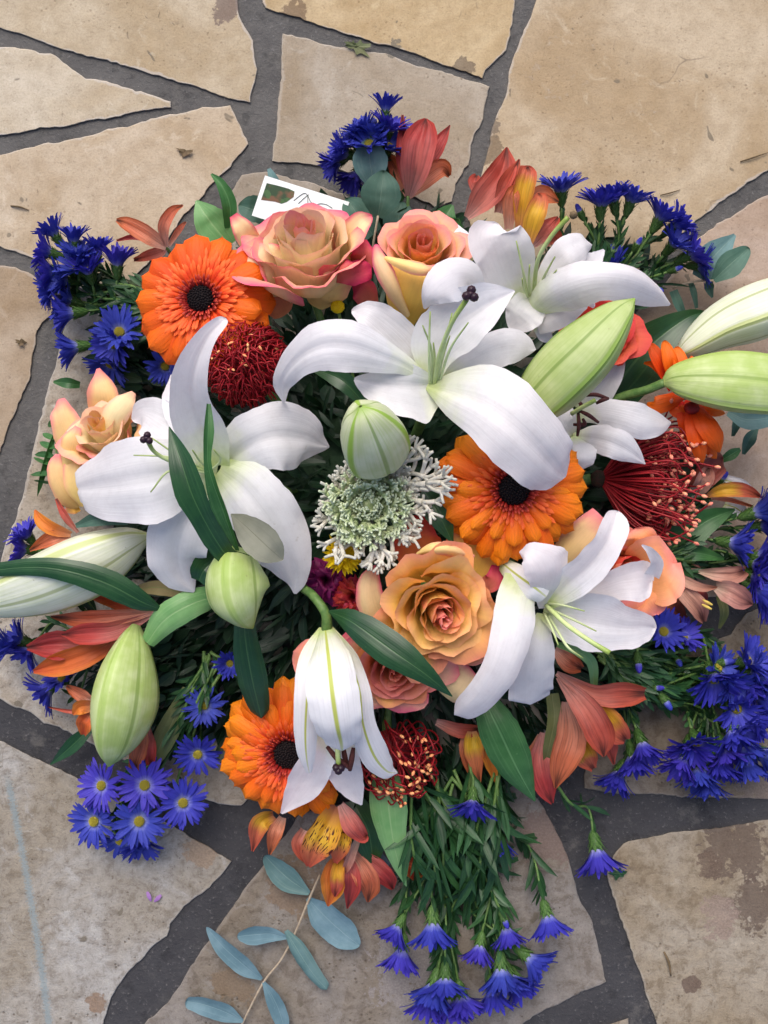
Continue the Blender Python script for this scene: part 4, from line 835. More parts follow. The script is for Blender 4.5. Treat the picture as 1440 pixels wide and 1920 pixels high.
r5 = rose('largest golden orange rose, fully open under the lacy kale', 834, 1160, 152, 142, (.18, -.26, .95), [RCORAL, RORNG, RYELL, RYELL, RYELL, RORNG], 18, 12, lip=.30, spin=1.0, tight=1.15, outer=.66, flare=.26)
strips(r5, 'petal', RPEACH, [
    ([(330, 1080, 90, 60), (180, 900, 106, 112), (140, 700, 112, 104), (190, 520, 108, 44)], dict(mat=RPINK, cup=-.3, ruf=.12, tip=.2)),
    ([(830, 1180, 88, 80), (990, 1250, 100, 96), (1120, 1190, 102, 60)], dict(mat=RCORAL, cup=-.2, ruf=.1, tip=.3)),
    ([(528, 432, 138, 10), (640, 388, 148, 44), (760, 390, 150, 54), (880, 420, 144, 48), (1000, 452, 132, 16)], dict(cup=-.8, ruf=.1)),
], (660, 940), .2291, nu=16, nv=9)
strips(r5, 'petal', RORNG, [
    ([(860, 1090, 92, 40), (885, 1040, 106, 56), (900, 988, 108, 44)], dict(cup=.15, tip=.25)),
    ([(800, 1060, 92, 40), (780, 1010, 104, 44), (790, 968, 100, 24)], dict(mat=RRED, cup=.2, tip=.25)),
    ([(905, 1100, 104, 14), (925, 1088, 110, 18), (930, 1060, 108, 8)], dict(mat=RCRIM, ruf=.2)),
], nu=12, nv=8)
r6 = rose('coral orange rose tucked below the golden rose and under a dark leaf', 738, 1262, 118, 112, (-.06, -.26, .95), [RCORAL, RCORAL, RCORAL, RORNG, RPINK], 17, 17, lip=.32, spin=2.2, outer=.78, flare=.18)
strips(r6, 'petal', RCORAL, [([(630, 1270, 84, 40), (585, 1240, 94, 46), (550, 1222, 90, 24)], dict(cup=-.2, ruf=.08, tip=.25)), ([(820, 1290, 86, 40), (845, 1275, 98, 62), (868, 1240, 98, 40)], dict(mat=RPINK, cup=-.2, tip=.25))], nu=12, nv=8)
r8 = rose('coral pink rose half covered by the lower right white lily', 1185, 1065, 96, 92, (.25, -.02, .95), [RRED, RCORAL, RCORAL, RCORAL], 16, 23, lip=.38, spin=.3, outer=.8, flare=.2)
strips(r8, 'petal', RCORAL, [
    ([(1183, 1080, 78, 34), (1220, 1073, 98, 66), (1246, 1064, 104, 64), (1264, 1056, 96, 40)], dict(cup=.25, ruf=.12, tip=.3)),
    ([(1193, 1106, 78, 26), (1220, 1127, 96, 32), (1232, 1152, 92, 14)], dict(cup=.2, ruf=.14, tip=.2)),
    ([(1183, 1040, 80, 20), (1200, 1014, 100, 32), (1192, 990, 100, 18)], dict(cup=.2, ruf=.14, tip=.25)),
    ([(1035, 1070, 92, 14), (1080, 1015, 104, 30), (1128, 968, 104, 22)], dict(mat=RPEACH, cup=-.35, ruf=.1)),
    ([(1050, 1060, 86, 14), (1110, 1010, 98, 26), (1155, 985, 98, 22)], dict(mat=RYELL, cup=-.3, ruf=.1)),
    ([(1215, 1170, 80, 16), (1200, 1150, 92, 40), (1190, 1120, 92, 24)], dict(mat=RCORAL, cup=-.2)),
], nu=12, nv=8)

# ------------------------------------------------------------------ gerberas
gerbera('bright orange gerbera with black centre at the upper left', 378, 562, 112, 133, (-.10, .06, 1), GER, [(18, 1.0, -.05), (17, .95, .04)], 2, wk=1.12, inner=(.29, .60), disk=.19)
gerbera('amber orange gerbera with black centre tucked under the big lily petal', 962, 918, 126, 146, (.03, -.02, 1), GERY, [(22, 1.0, -.06), (20, .94, .06), (16, .74, .2)], 5, wk=.86, disk=.20)
gerbera('amber orange gerbera behind the hanging half open lily', 541, 1412, 62, 140, (-.06, -.06, 1), GERY, [(22, 1.0, -.06), (20, .93, .06), (16, .74, .2)], 9, wk=.90, disk=.19)
K8, O8 = 1 / 3, (960, 540)
t = thing('gerbera', 'small orange gerbera seen from behind beneath the two buds at right', 'gerbera', P(1290, 740, 55), 'orange gerberas')
strips(t, 'petal', GER, [
    ([(900, 560, 62, 20), (850, 470, 72, 36), (790, 430, 72, 20), (742, 422, 66, 6)], dict(cup=.3)),
    ([(900, 570, 64, 24), (830, 420, 76, 40), (775, 310, 74, 26)], dict(cup=.3, tip=.2)),
    ([(920, 560, 64, 24), (890, 420, 78, 44), (855, 295, 76, 24)], dict(cup=.3, tip=.2)),
    ([(950, 560, 64, 24), (950, 440, 78, 44), (925, 330, 74, 26)], dict(cup=.3, tip=.2)),
    ([(970, 560, 62, 20), (1000, 450, 72, 36), (1020, 385, 70, 14)], dict(cup=.3)),
    ([(960, 600, 64, 30), (880, 640, 72, 48), (800, 660, 72, 50), (760, 645, 66, 20)], dict(cup=-.3, tip=.2)),
    ([(960, 640, 64, 30), (960, 720, 72, 32), (975, 800, 70, 30), (985, 862, 64, 12)], dict(cup=-.3, tip=.2)),
    ([(1000, 630, 64, 30), (1030, 780, 78, 56), (1060, 900, 76, 50), (1075, 985, 66, 20)], dict(cup=-.3, tip=.15)),
    ([(1020, 640, 66, 30), (1090, 760, 82, 60), (1150, 850, 80, 56), (1170, 925, 68, 24)], dict(cup=-.3, tip=.2)),
    ([(1020, 640, 62, 24), (1120, 690, 70, 30), (1200, 705, 64, 14)], dict(cup=-.3, tip=.2)),
    ([(1040, 700, 58, 24), (1110, 880, 64, 40), (1150, 960, 58, 20)], dict(cup=-.3, tip=.2)),
    ([(890, 620, 62, 24), (930, 690, 70, 40), (1000, 690, 70, 30)], dict(cup=-.3, tip=.2)),
], O8, K8, nu=12, nv=8)
part('ring_floret', blob(P(1297, 765, 76), .006, 10, 6, (1, .8, .6)), GERRED, t); stem_to_hub(t, P(1290, 740, 58), .003)

# ------------------------------------------------------------------ pincushions
pincushion('round deep red pincushion between the upper left gerbera and the white lilies', 468, 690, 98, (-.02, .12, 1), 400, 25, .023, 41, spread=(0, 1.55), curl=1.3, tips=PTIPY, rst=.00052, tiplim=.12, wild=1.4, tipk=.9)
pincushion('wide open red pincushion at the right with coral tipped styles fanning outward', 1122, 898, 50, (1, -.06, .16), 230, 70, .007, 43, spread=(.0, .98), curl=.30, tips=PTIP, rst=.00072, flat=1.0, tipk=1.1, flatx=.6, cm=PBASE, lmin=.55, wild=1.0)
pincushion('dark red pincushion low in the bouquet with styles curling round to peach tips', 735, 1402, 46, (.30, -.32, .85), 90, 40, .015, 47, spread=(.15, 1.45), curl=1.0, tips=PTIPY, rst=.00066, tiplim=.8, wild=.9, lmin=.7)

# ------------------------------------------------------------------ lacy kale, small chrysanthemums, carnations
t = thing('ornamental_kale', 'lacy white and pale green kale rosette in the middle of the bouquet', 'kale', P(695, 940, 95)); kr = random.Random(5); kc = P(690, 948, 112)
for i in range(12):
    a = 2 * pi * i / 12 + kr.uniform(-.15, .15); part('leaf', frill_leaf(kc, frame((0, 0, 1), 0) @ Matrix.Rotation(a, 3, 'Z') @ Matrix.Rotation(-.16, 3, 'Y'), .038 * kr.uniform(.70, 1.12), kr, .16, .0027, 3), KWH, t)
for a, L in ((.60, .060), (.32, .056), (.85, .056), (-.05, .042), (-1.2, .044)):
    part('leaf', frill_leaf(kc, Matrix.Rotation(a, 3, 'Z') @ Matrix.Rotation(-.20, 3, 'Y'), L, kr, .18, .0028, 3), KWH, t)
for ring, (n, L, tl) in enumerate(((13, .033, -.40), (12, .027, -.65), (10, .019, -.95))):
    for i in range(n):
        a = 2 * pi * (i + .4 * ring) / n + kr.uniform(-.2, .2); part('leaf', frill_leaf(kc + Vector((0, 0, .001 * ring)), Matrix.Rotation(a, 3, 'Z') @ Matrix.Rotation(tl, 3, 'Y'), L, kr, .2, .0023, 3), KGR, t)
part('heart', blob(kc + Vector((0, 0, .010)), .008, 10, 8), KGR, t); stem_to_hub(t, kc, .004)
def mum(label, px, py, z, r, n, seed):
    t = thing('chrysanthemum', label, 'chrysanthemum', P(px, py, z - 15), 'small yellow chrysanthemums'); rr = random.Random(seed); R = r * sc(z / 1000); c = P(px, py, z); gs = []
    for i in range(n):
        q = sqrt((i + .5) / n); a = i * 2.399; d = Vector((q * cos(a), q * sin(a), sqrt(max(0, 1.02 - q * q)) * .7)); gs.append(leaflet(c + d * R * .25, d, R * rr.uniform(.8, 1.05), R * .13, rr, 0, 4))
    part('florets', join(*gs), MUM, t, kind='stuff'); part('centre', blob(c, R * .62, 12, 8), MUM, t); stem_to_hub(t, c, .0014)
t = thing('chrysanthemum', 'single round yellow button between the peach roses and the big lily', 'chrysanthemum', P(633, 575, 80), 'small yellow chrysanthemums')
gs = [blob(P(633, 575, 92), .0050, 16, 10, (1, 1, .7))]
for i in range(70): q = sqrt((i + .5) / 70); a = i * 2.399; gs.append(blob(P(633, 575, 92) + Vector((q * cos(a), q * sin(a), .7 * sqrt(max(0, 1 - q * q)))) * .0049, .0006, 5, 3))
part('florets', join(*gs), MUM, t); stem_to_hub(t, P(633, 577, 90), .0012)
mum('yellow chrysanthemum peeping out below the lacy kale', 642, 1040, 106, 36, 70, 3)
def carn(label, px, py, z, r, mat, seed, n=22):
    t = thing('carnation', label, 'carnation', P(px, py, z - 25), 'dark carnations'); rr = random.Random(seed)
    for i in range(n):
        a = i * 2.399; q = sqrt((i + .6) / n); L = r * (.35 + .65 * q)
        part('petal', strip([(px, py, z - 14, r * .08), (px + cos(a) * L * .5, py + sin(a) * L * .5, z + 6 - 8 * q, r * .30), (px + cos(a) * L, py + sin(a) * L, z - 14 * q + rr.uniform(-3, 5), r * .36)], nu=8, nv=10, ruf=.34, cup=.2, seed=seed + i), mat, t)
    stem_to_hub(t, P(px, py, z - 14), .002)
carn('dark magenta carnation deep between the lily and the golden rose', 612, 1088, 84, 46, CPUR, 4)
carn('crimson carnation pressed against the golden rose', 662, 1120, 92, 42, CRED, 9)

# ------------------------------------------------------------------ alstroemerias
Z3 = 1 / 3
S1 = dict(mat=AYEL)
alst('salmon alstroemeria spreading three petals above the upper left gerbera', [
    ([(930, 250, 52, 14), (900, 280, 52, 30), (820, 305, 50, 28), (752, 322, 46, 10)], {}), [(925, 245, 54, 10), (770, 195, 52, 16), (655, 214, 46, 6)],
    [(950, 245, 54, 10), (1010, 150, 58, 18), (1046, 108, 56, 5)], [(935, 255, 56, 14), (835, 190, 66, 48), (720, 120, 64, 40), (654, 98, 56, 8)], [(935, 250, 56, 12), (925, 140, 70, 34), (970, 50, 70, 26), (1030, 14, 60, 5)]], (0, 380), Z3, stem=[(311, 463, 54), (330, 490, 40)])
alst('coral alstroemeria trumpet with dark petal tips beside blue asters at the top', [
    [(490, 620, 38, 15), (438, 485, 46, 46), (378, 378, 42, 12)], [(495, 600, 40, 15), (470, 400, 56, 44), (464, 165, 54, 6)], [(530, 560, 42, 18), (650, 360, 58, 46), (732, 224, 56, 3)],
    [(500, 625, 42, 16), (600, 525, 54, 54), (690, 465, 54, 48), (728, 512, 46, 10)], [(498, 625, 44, 18), (535, 470, 68, 78), (562, 320, 76, 96), (585, 240, 72, 60), (596, 186, 66, 5)]], (600, 160), Z3, stem=[(765, 365, 42), (765, 420, 36)])
alst('coral and yellow alstroemeria cluster rising behind the upper right lily', [
    [(900, 610, 44, 30), (870, 545, 50, 40), (882, 505, 46, 12)], [(1250, 890, 62, 30), (1310, 850, 66, 46), (1345, 905, 60, 20)], [(1200, 900, 64, 20), (1290, 800, 72, 48), (1342, 742, 66, 8)],
    [(825, 745, 52, 18), (930, 620, 66, 78), (1030, 480, 70, 74), (1052, 348, 62, 5)], [(1010, 720, 60, 30), (1060, 560, 74, 60), (1122, 415, 72, 5)],
    ([(1120, 800, 70, 22), (1140, 620, 80, 55), (1165, 500, 82, 54), (1170, 455, 78, 24)], dict(mat=AYEL, tip=.1)), [(1150, 700, 66, 20), (1250, 620, 72, 55), (1342, 655, 66, 8)], ([(1165, 900, 74, 26), (1205, 740, 86, 60), (1240, 640, 84, 40), (1230, 605, 78, 8)], S1),
    [(1060, 810, 66, 22), (1075, 640, 80, 46), (1100, 560, 78, 8)]], (600, 160), Z3)
alst('small coral alstroemeria squeezed between a white bud and blue asters at the left edge', [
    [(440, 955, 58, 10), (365, 860, 66, 20), (316, 765, 62, 8)], ([(400, 965, 60, 15), (300, 935, 70, 38), (230, 885, 70, 32), (195, 828, 62, 5)], dict(mat=AORG)), [(395, 965, 58, 18), (290, 990, 68, 42), (168, 1055, 60, 8)]], (0, 680), Z3)
alst('large coral alstroemeria lying sideways below the white bud on the left', [
    ([(770, 215, 44, 20), (640, 145, 50, 36), (525, 118, 46, 14)], dict(mat=AORG)), [(500, 400, 50, 30), (330, 385, 60, 82), (150, 402, 54, 14)], ([(700, 335, 52, 18), (520, 430, 64, 62), (330, 500, 62, 66), (188, 538, 54, 10)], dict(mat=AORG)),
    [(880, 200, 60, 10), (690, 228, 72, 42), (480, 245, 72, 50), (285, 228, 62, 5)], [(860, 215, 62, 12), (650, 305, 76, 52), (470, 325, 76, 58), (345, 330, 68, 6)]], (0, 1080), Z3)
alst('ragged orange alstroemeria pressed behind the long lime green bud', [
    [(515, 705, 44, 25), (440, 660, 50, 36), (373, 618, 46, 8)], [(515, 745, 44, 14), (400, 762, 46, 13), (265, 735, 42, 3)], ([(520, 760, 46, 30), (478, 830, 52, 48), (470, 895, 44, 14)], dict(mat=AORG)), ([(525, 730, 48, 30), (450, 740, 54, 40), (410, 780, 50, 6)], dict(mat=AORG)),
    [(830, 850, 42, 18), (842, 960, 50, 38), (850, 1062, 44, 22)], [(800, 830, 44, 20), (788, 950, 54, 52), (752, 1090, 46, 30)]], (0, 1080), Z3)
K9, O9 = 1 / 2.25, (800, 1200)
alst('coral alstroemeria trio with a yellow throat below the lower right lily', [
    [(540, 40, 52, 14), (600, 92, 58, 42), (655, 122, 52, 14)], [(480, 400, 34, 14), (460, 500, 40, 50), (425, 560, 36, 20)], [(490, 390, 36, 12), (478, 520, 46, 54), (500, 620, 46, 44), (530, 690, 38, 6)],
    [(585, 260, 48, 16), (605, 400, 60, 64), (572, 520, 60, 56), (543, 625, 50, 5)], ([(635, 410, 46, 20), (668, 490, 52, 48), (705, 545, 46, 14)], S1), [(680, 340, 50, 20), (765, 430, 56, 36), (790, 525, 48, 4)],
    ([(640, 230, 64, 16), (745, 320, 74, 50), (805, 390, 72, 50), (840, 425, 66, 18)], S1), [(548, 140, 64, 10), (700, 225, 78, 40), (830, 228, 78, 52), (922, 225, 70, 24)], [(555, 155, 66, 12), (670, 290, 82, 55), (735, 410, 80, 58), (748, 492, 70, 5)]], O9, K9)
alst('dark red and yellow alstroemeria beside the low pincushion', [[(40, 345, 40, 14), (140, 380, 46, 32), (222, 380, 42, 20)], ([(190, 385, 44, 20), (198, 465, 50, 42), (225, 605, 42, 4)], S1), ([(235, 420, 46, 14), (268, 500, 50, 32), (292, 602, 42, 4)], dict(mat=AORG)), [(160, 400, 40, 14), (170, 480, 44, 30), (215, 640, 36, 3)]], O9, K9)
KA, OA = .3472, (330, 1480)
alst('two loose coral petals with a yellow base under the left of the low gerbera', [([(530, 140, 30, 26), (450, 190, 38, 52), (412, 335, 28, 6)], S1), [(575, 150, 32, 20), (535, 240, 40, 40), (505, 352, 30, 6)]], OA, KA)
alst('yellow spotted alstroemeria facing the camera below the hanging lily', [[(700, 220, 34, 30), (668, 300, 40, 44), (700, 392, 34, 10)], ([(985, 260, 40, 15), (935, 390, 46, 26), (900, 465, 40, 6)], dict(mat=APALE)), ([(900, 150, 46, 26), (885, 280, 58, 62), (862, 400, 50, 8)], dict(mat=AYELS)), ([(870, 90, 48, 36), (805, 230, 62, 82), (745, 330, 60, 72), (715, 418, 48, 10)], dict(mat=AYELS)), [(890, 80, 56, 20), (955, 190, 66, 56), (1010, 260, 60, 32), (1034, 245, 54, 4)]], OA, KA)
alst('wilting coral alstroemerias with a yellow streak drooping over eucalyptus', [[(960, 330, 24, 16), (1070, 410, 30, 52), (1140, 480, 30, 50), (1172, 540, 20, 6)], [(940, 330, 26, 16), (1010, 440, 36, 60), (1045, 520, 34, 56), (1036, 610, 22, 5)], [(910, 330, 30, 14), (945, 430, 40, 40), (950, 530, 38, 46), (925, 645, 26, 4)], ([(890, 340, 32, 16), (850, 450, 42, 58), (845, 530, 40, 60), (820, 632, 28, 4)], dict(mat=AORG)), ([(890, 350, 36, 14), (872, 450, 48, 38), (868, 520, 46, 34), (858, 580, 38, 5)], S1)], OA, KA)
alst('single orange alstroemeria bud hanging beside aster foliage at the bottom', [([(1250, 320, 26, 14), (1262, 410, 34, 46), (1292, 490, 24, 10)], dict(mat=AORG)), ([(1235, 330, 22, 12), (1300, 400, 30, 36), (1330, 475, 22, 8)], dict(mat=AORG))], OA, KA)
KB, OB = 1 / 5.333, (1180, 840)
alst('faded pink alstroemeria pair with yellow anthers at the right edge', [
    ([(400, 1400, 34, 40), (450, 1590, 42, 84), (570, 1790, 34, 34)], dict(mat=ABRN)), ([(900, 1480, 32, 40), (945, 1640, 38, 48), (898, 1805, 30, 12)], dict(mat=LOLIVE)), ([(560, 1150, 36, 30), (640, 1200, 40, 60), (720, 1260, 36, 20)], dict(mat=APALE)),
    ([(560, 1400, 40, 60), (680, 1480, 46, 90), (760, 1560, 40, 30)], dict(mat=ABRN)), ([(430, 1250, 48, 18), (550, 1440, 60, 84), (690, 1600, 60, 100), (745, 1740, 50, 22)], dict(mat=APALE)), ([(430, 1240, 52, 14), (560, 1335, 62, 52), (730, 1395, 62, 42), (890, 1392, 54, 6)], dict(mat=APALE)),
    ([(690, 1235, 48, 16), (880, 1262, 58, 66), (1060, 1265, 58, 84), (1168, 1225, 50, 40)], dict(mat=APALE)), ([(860, 1385, 54, 40), (1010, 1450, 66, 116), (1140, 1525, 64, 92), (1235, 1565, 54, 6)], dict(mat=APALE))], OB, KB)
t = [o for o in bpy.data.objects if o.name.startswith('alstroemeria')][-1]
for a, b in (((735, 1520), (830, 1570)), ((725, 1565), (822, 1612))): part('anther', tube([P(OB[0] + (a[0] * (1 - q) + b[0] * q) * KB, OB[1] + (a[1] * (1 - q) + b[1] * q) * KB, 66) for q in (0, .5, 1)], [.0007, .0013, .0008], 6, 4), YANTH, t)
alst('brown red alstroemeria with a yellow and white lip beside the right pincushion', [
    ([(880, 300, 30, 40), (1010, 335, 36, 56), (1130, 365, 36, 46), (1245, 412, 30, 5)], dict(mat=LILYB)), ([(950, 560, 30, 40), (1090, 610, 36, 70), (1190, 712, 28, 6)], dict(mat=LILYB)), ([(640, 440, 40, 36), (730, 310, 52, 110), (860, 170, 52, 116), (935, 105, 42, 40)], dict(mat=ABRN, tip=.2)), ([(650, 440, 44, 60), (740, 330, 56, 90), (800, 200, 54, 60)], dict(mat=APALE, tip=.2)),
    ([(770, 480, 46, 16), (950, 420, 56, 70), (1150, 425, 54, 66), (1335, 498, 44, 5)], S1), [(815, 505, 44, 10), (1000, 520, 48, 24), (1235, 585, 40, 12)]], OB, KB)

# ------------------------------------------------------------------ lily leaves and other foliage
leaf('broad dark green leaf lying across the centre of the left lily', [(461, 1055, 142, 16), (428, 1044, 150, 18), (402, 1010, 160, 22), (378, 968, 170, 23), (356, 920, 176, 29), (338, 862, 176, 22), (317, 800, 168, 1)], LDARK, group='lily leaves')
leaf('narrow twisted dark leaf standing beside the broad one on the left lily', [(446, 1033, 146, 3), (428, 990, 162, 11), (413, 952, 174, 17), (398, 908, 184, 12), (389, 862, 190, 7), (391, 808, 194, 10), (391, 757, 192, 4)], LMID, group='lily leaves', roll=lambda u: .5 * sin(u * 5), cup=.5)
leaf('long dark green leaf arching over the white bud at the left edge', [(302, 1143, 88, 3), (265, 1128, 98, 19), (205, 1096, 106, 26), (130, 1071, 110, 22), (60, 1063, 106, 17), (-20, 1070, 98, 12)], LDARK, group='lily leaves', cup=-.25)
leaf('pale green ribbon leaf curving between the two lime buds', [(428, 1134, 72, 14), (402, 1121, 82, 21), (355, 1134, 92, 27), (308, 1163, 90, 27), (276, 1205, 80, 14)], LPALE, group='lily leaves', cup=-.35)
leaf('upright dark green leaf below the short lime bud', [(456, 1150, 112, 16), (462, 1215, 108, 25), (474, 1280, 94, 28), (490, 1346, 72, 17)], LDARK, group='lily leaves', tip=.1, cup=-.3)
leaf('dark pointed leaf lying diagonally over the coral rose', [(616, 1146, 128, 2), (660, 1166, 146, 24), (730, 1216, 158, 33), (795, 1262, 158, 20), (848, 1306, 150, 1)], LDARK, group='lily leaves', cup=-.2)
leaf('glossy green leaf pointing down below the lower right lily', [(908, 1312, 66, 22), (936, 1370, 72, 38), (968, 1438, 62, 34), (1003, 1502, 44, 2)], LMID, group='lily leaves', cup=-.3)
leaf('pale green pointed leaf hanging below the low pincushion', [(724, 1445, 46, 26), (728, 1505, 56, 36), (736, 1570, 52, 26), (748, 1622, 42, 13), (762, 1662, 34, 1)], LPALE, group='lily leaves', cup=-.3)
leaf('large dark leaf between the green bud and the small orange gerbera', [(1150, 735, 42, 45), (1190, 680, 50, 54), (1238, 632, 54, 36), (1292, 594, 52, 14), (1330, 585, 46, 1)], LDARK, group='lily leaves')
leaf('light green pointed leaf above the upper left gerbera', [(432, 460, 56, 20), (402, 425, 64, 33), (385, 402, 66, 24), (368, 376, 62, 2)], LPALE, group='lily leaves')
leaf('thin curled leaf tip rising left of the big peach rose', [(432, 428, 62, 10), (430, 382, 72, 14), (415, 346, 74, 9), (396, 326, 70, 2)], LMID, group='lily leaves', cup=.6)
leaf('dark leaf tip between the lacy kale and the amber gerbera', [(795, 920, 112, 18), (822, 962, 122, 26), (850, 1020, 118, 1)], LDARK, group='lily leaves')
leaf('dark leaf under the left petal of the big lily', [(590, 692, 92, 6), (640, 712, 102, 18), (680, 752, 98, 10)], LDARK, group='lily leaves')
leaf('green leaf behind the peach rose and upper right lily', [(845, 440, 46, 26), (835, 410, 50, 24), (848, 384, 48, 3)], LMID, group='lily leaves')
leaf('broad green leaf under the right pincushion styles', [(1210, 1000, 40, 24), (1270, 1010, 46, 30), (1330, 975, 46, 22), (1378, 955, 40, 2)], LMID, group='lily leaves')
leaf('narrow green leaf above the faded pink alstroemerias', [(1255, 1045, 40, 6), (1300, 1036, 46, 16), (1358, 1048, 40, 3)], LMID, group='lily leaves')
leaf('dark green leaf behind the right pincushion head', [(1240, 860, 34, 30), (1280, 880, 40, 34), (1300, 930, 38, 20)], LDARK, group='lily leaves')
leaf('olive green drooping leaf right of the long lime bud', [(350, 1290, 42, 8), (325, 1350, 46, 20), (300, 1400, 42, 20), (285, 1440, 34, 8)], LOLIVE, group='lily leaves', cup=-.3)
leaf('dark leaf tip on the mortar left of the long lime bud', [(172, 1362, 24, 8), (135, 1398, 24, 14), (94, 1434, 14, 1)], LDARK, group='lily leaves')
leaf('dry tan leaf curled under the left lily', [(262, 1104, 56, 8), (300, 1102, 64, 14), (340, 1112, 62, 8), (358, 1110, 58, 2)], LTAN, group='lily leaves')
leaf('grey green leaf between the left lily and the white bud', [(240, 980, 94, 4), (190, 972, 98, 14), (142, 986, 92, 4)], EUCD, group='lily leaves')
leaf('folded pale green leaf below the throat of the lower right lily', [(1045, 1208, 84, 5), (1085, 1222, 92, 9), (1110, 1245, 88, 10), (1114, 1292, 70, 6)], LPALE, group='lily leaves')
leaf('olive leaf between the coral alstroemerias on the lower right', [(1035, 1300, 46, 12), (1040, 1350, 54, 14), (1030, 1400, 50, 12), (1022, 1432, 42, 3)], LOLIVE, group='lily leaves')
leaf('dark leaf under the lime bud on the left lily', [(420, 1040, 100, 20), (385, 1065, 108, 26), (372, 1090, 104, 14)], LDARK, group='lily leaves')
leaf('dark green leaf under the spotted alstroemeria', [(660, 1500, 30, 20), (690, 1560, 36, 34), (700, 1620, 28, 10)], LDARK, group='lily leaves')
leaf('small green leaf by the white bud end at the right rim', [(1350, 865, 34, 4), (1372, 852, 38, 10), (1388, 842, 34, 3)], LMID, group='lily leaves')
EG = 'eucalyptus leaves'
leaf('lighter of two round eucalyptus leaves beside the top blue asters', [(702, 350, 50, 12), (694, 302, 60, 33), (690, 260, 58, 10)], EUC, 'eucalyptus', 'eucalyptus_leaf', EG, tip=.2)
leaf('round green eucalyptus leaf on a thin stalk above the peach roses', [(708, 408, 66, 10), (714, 366, 76, 38), (719, 320, 74, 14)], EUCD, 'eucalyptus', 'eucalyptus_leaf', EG, tip=.25, stem=[(709, 404, 66), (702, 445, 60), (697, 480, 50)])
leaf('dark eucalyptus leaf behind the thin stalk near the card', [(700, 440, 40, 20), (670, 400, 46, 28), (650, 372, 42, 10)], EUCD, 'eucalyptus', 'eucalyptus_leaf', EG, tip=.2)
leaf('dark eucalyptus leaf behind the round one, near the coral trumpet', [(750, 440, 36, 24), (748, 405, 42, 30), (752, 378, 38, 10)], EUCD, 'eucalyptus', 'eucalyptus_leaf', EG, tip=.2)
leaf('blue grey eucalyptus leaf behind the asters at the right rim', [(1312, 522, 30, 16), (1338, 482, 36, 29), (1378, 440, 32, 3)], EUC, 'eucalyptus', 'eucalyptus_leaf', EG)
leaf('pointed green eucalyptus leaf beside the blue grey one at the right rim', [(1338, 526, 34, 6), (1368, 497, 40, 24), (1404, 465, 36, 9)], EUCD, 'eucalyptus', 'eucalyptus_leaf', EG, tip=.1, stem=[(1338, 526, 34), (1300, 528, 28), (1260, 540, 22)])
leaf('thin olive eucalyptus leaf hanging below the right asters', [(1262, 545, 24, 8), (1272, 570, 24, 9), (1282, 592, 18, 6)], EUCD, 'eucalyptus', 'eucalyptus_leaf', EG)
leaf('narrow eucalyptus leaf hanging beside the thin olive one', [(1294, 528, 22, 5), (1301, 550, 24, 6), (1306, 578, 18, 3)], EUCD, 'eucalyptus', 'eucalyptus_leaf', EG)
leaf('small dark eucalyptus leaf hanging nearest the buff stone on the right rim', [(1330, 522, 22, 5), (1330, 540, 24, 9), (1336, 558, 18, 2)], EUCD, 'eucalyptus', 'eucalyptus_leaf', EG)
leaf('grey backed oval leaf resting on the left lily beside the lime bud', [(433, 964, 148, 1), (455, 982, 154, 20), (482, 1008, 157, 33), (508, 1032, 156, 28), (530, 1050, 150, 6)], EUCG, 'eucalyptus', 'eucalyptus_leaf', EG, tip=.1)
leaf('blue green leaf under the light green bud at the right edge', [(1365, 772, 40, 8), (1405, 786, 46, 20), (1460, 780, 44, 14)], EUC, 'eucalyptus', 'eucalyptus_leaf', EG)
leaf('small dark oval leaf on the stone below the light green bud', [(1420, 803, 24, 3), (1405, 825, 28, 12), (1394, 852, 20, 3)], EUCD, 'eucalyptus', 'eucalyptus_leaf', EG, stem=[(1420, 803, 24), (1400, 795, 26), (1375, 778, 30)])
leaf('narrow dark leaf hanging from the light green bud', [(1382, 775, 30, 4), (1380, 798, 30, 8), (1374, 818, 22, 3)], EUCD, 'eucalyptus', 'eucalyptus_leaf', EG)
leaf('blue leaf sliver beside the dark leaf and the orange gerbera', [(1232, 712, 40, 10), (1252, 704, 46, 18), (1280, 712, 42, 8)], EUC, 'eucalyptus', 'eucalyptus_leaf', EG)
leaf('blue grey leaf under the spotted alstroemeria at the bottom', [(655, 1590, 16, 8), (690, 1600, 20, 20), (730, 1622, 14, 4)], EUCB, 'eucalyptus', 'eucalyptus_leaf', EG)
leaf('grey green leaf tip poking out behind the card', [(520, 355, 14, 10), (512, 335, 18, 9), (504, 316, 14, 3)], EUC, 'eucalyptus', 'eucalyptus_leaf', EG)
leaf('dark round leaf left of the card', [(500, 400, 26, 24), (470, 390, 32, 24), (448, 384, 28, 8)], EUCD, 'eucalyptus', 'eucalyptus_leaf', EG, tip=.2)
t = thing('eucalyptus_branch', 'slate blue eucalyptus twig lying on the paving at the bottom', 'eucalyptus', P(590, 1660))
part('stem', tube([P(*q) for q in ((600, 1640, 14), (578, 1690, 12), (553, 1750, 10), (527, 1800, 8), (494, 1842, 7), (455, 1918, 6), (425, 1980, 5))], [.0009, .0011, .0009, .0009, .0010, .0008, .0008], 6, 4), TWIG, t)
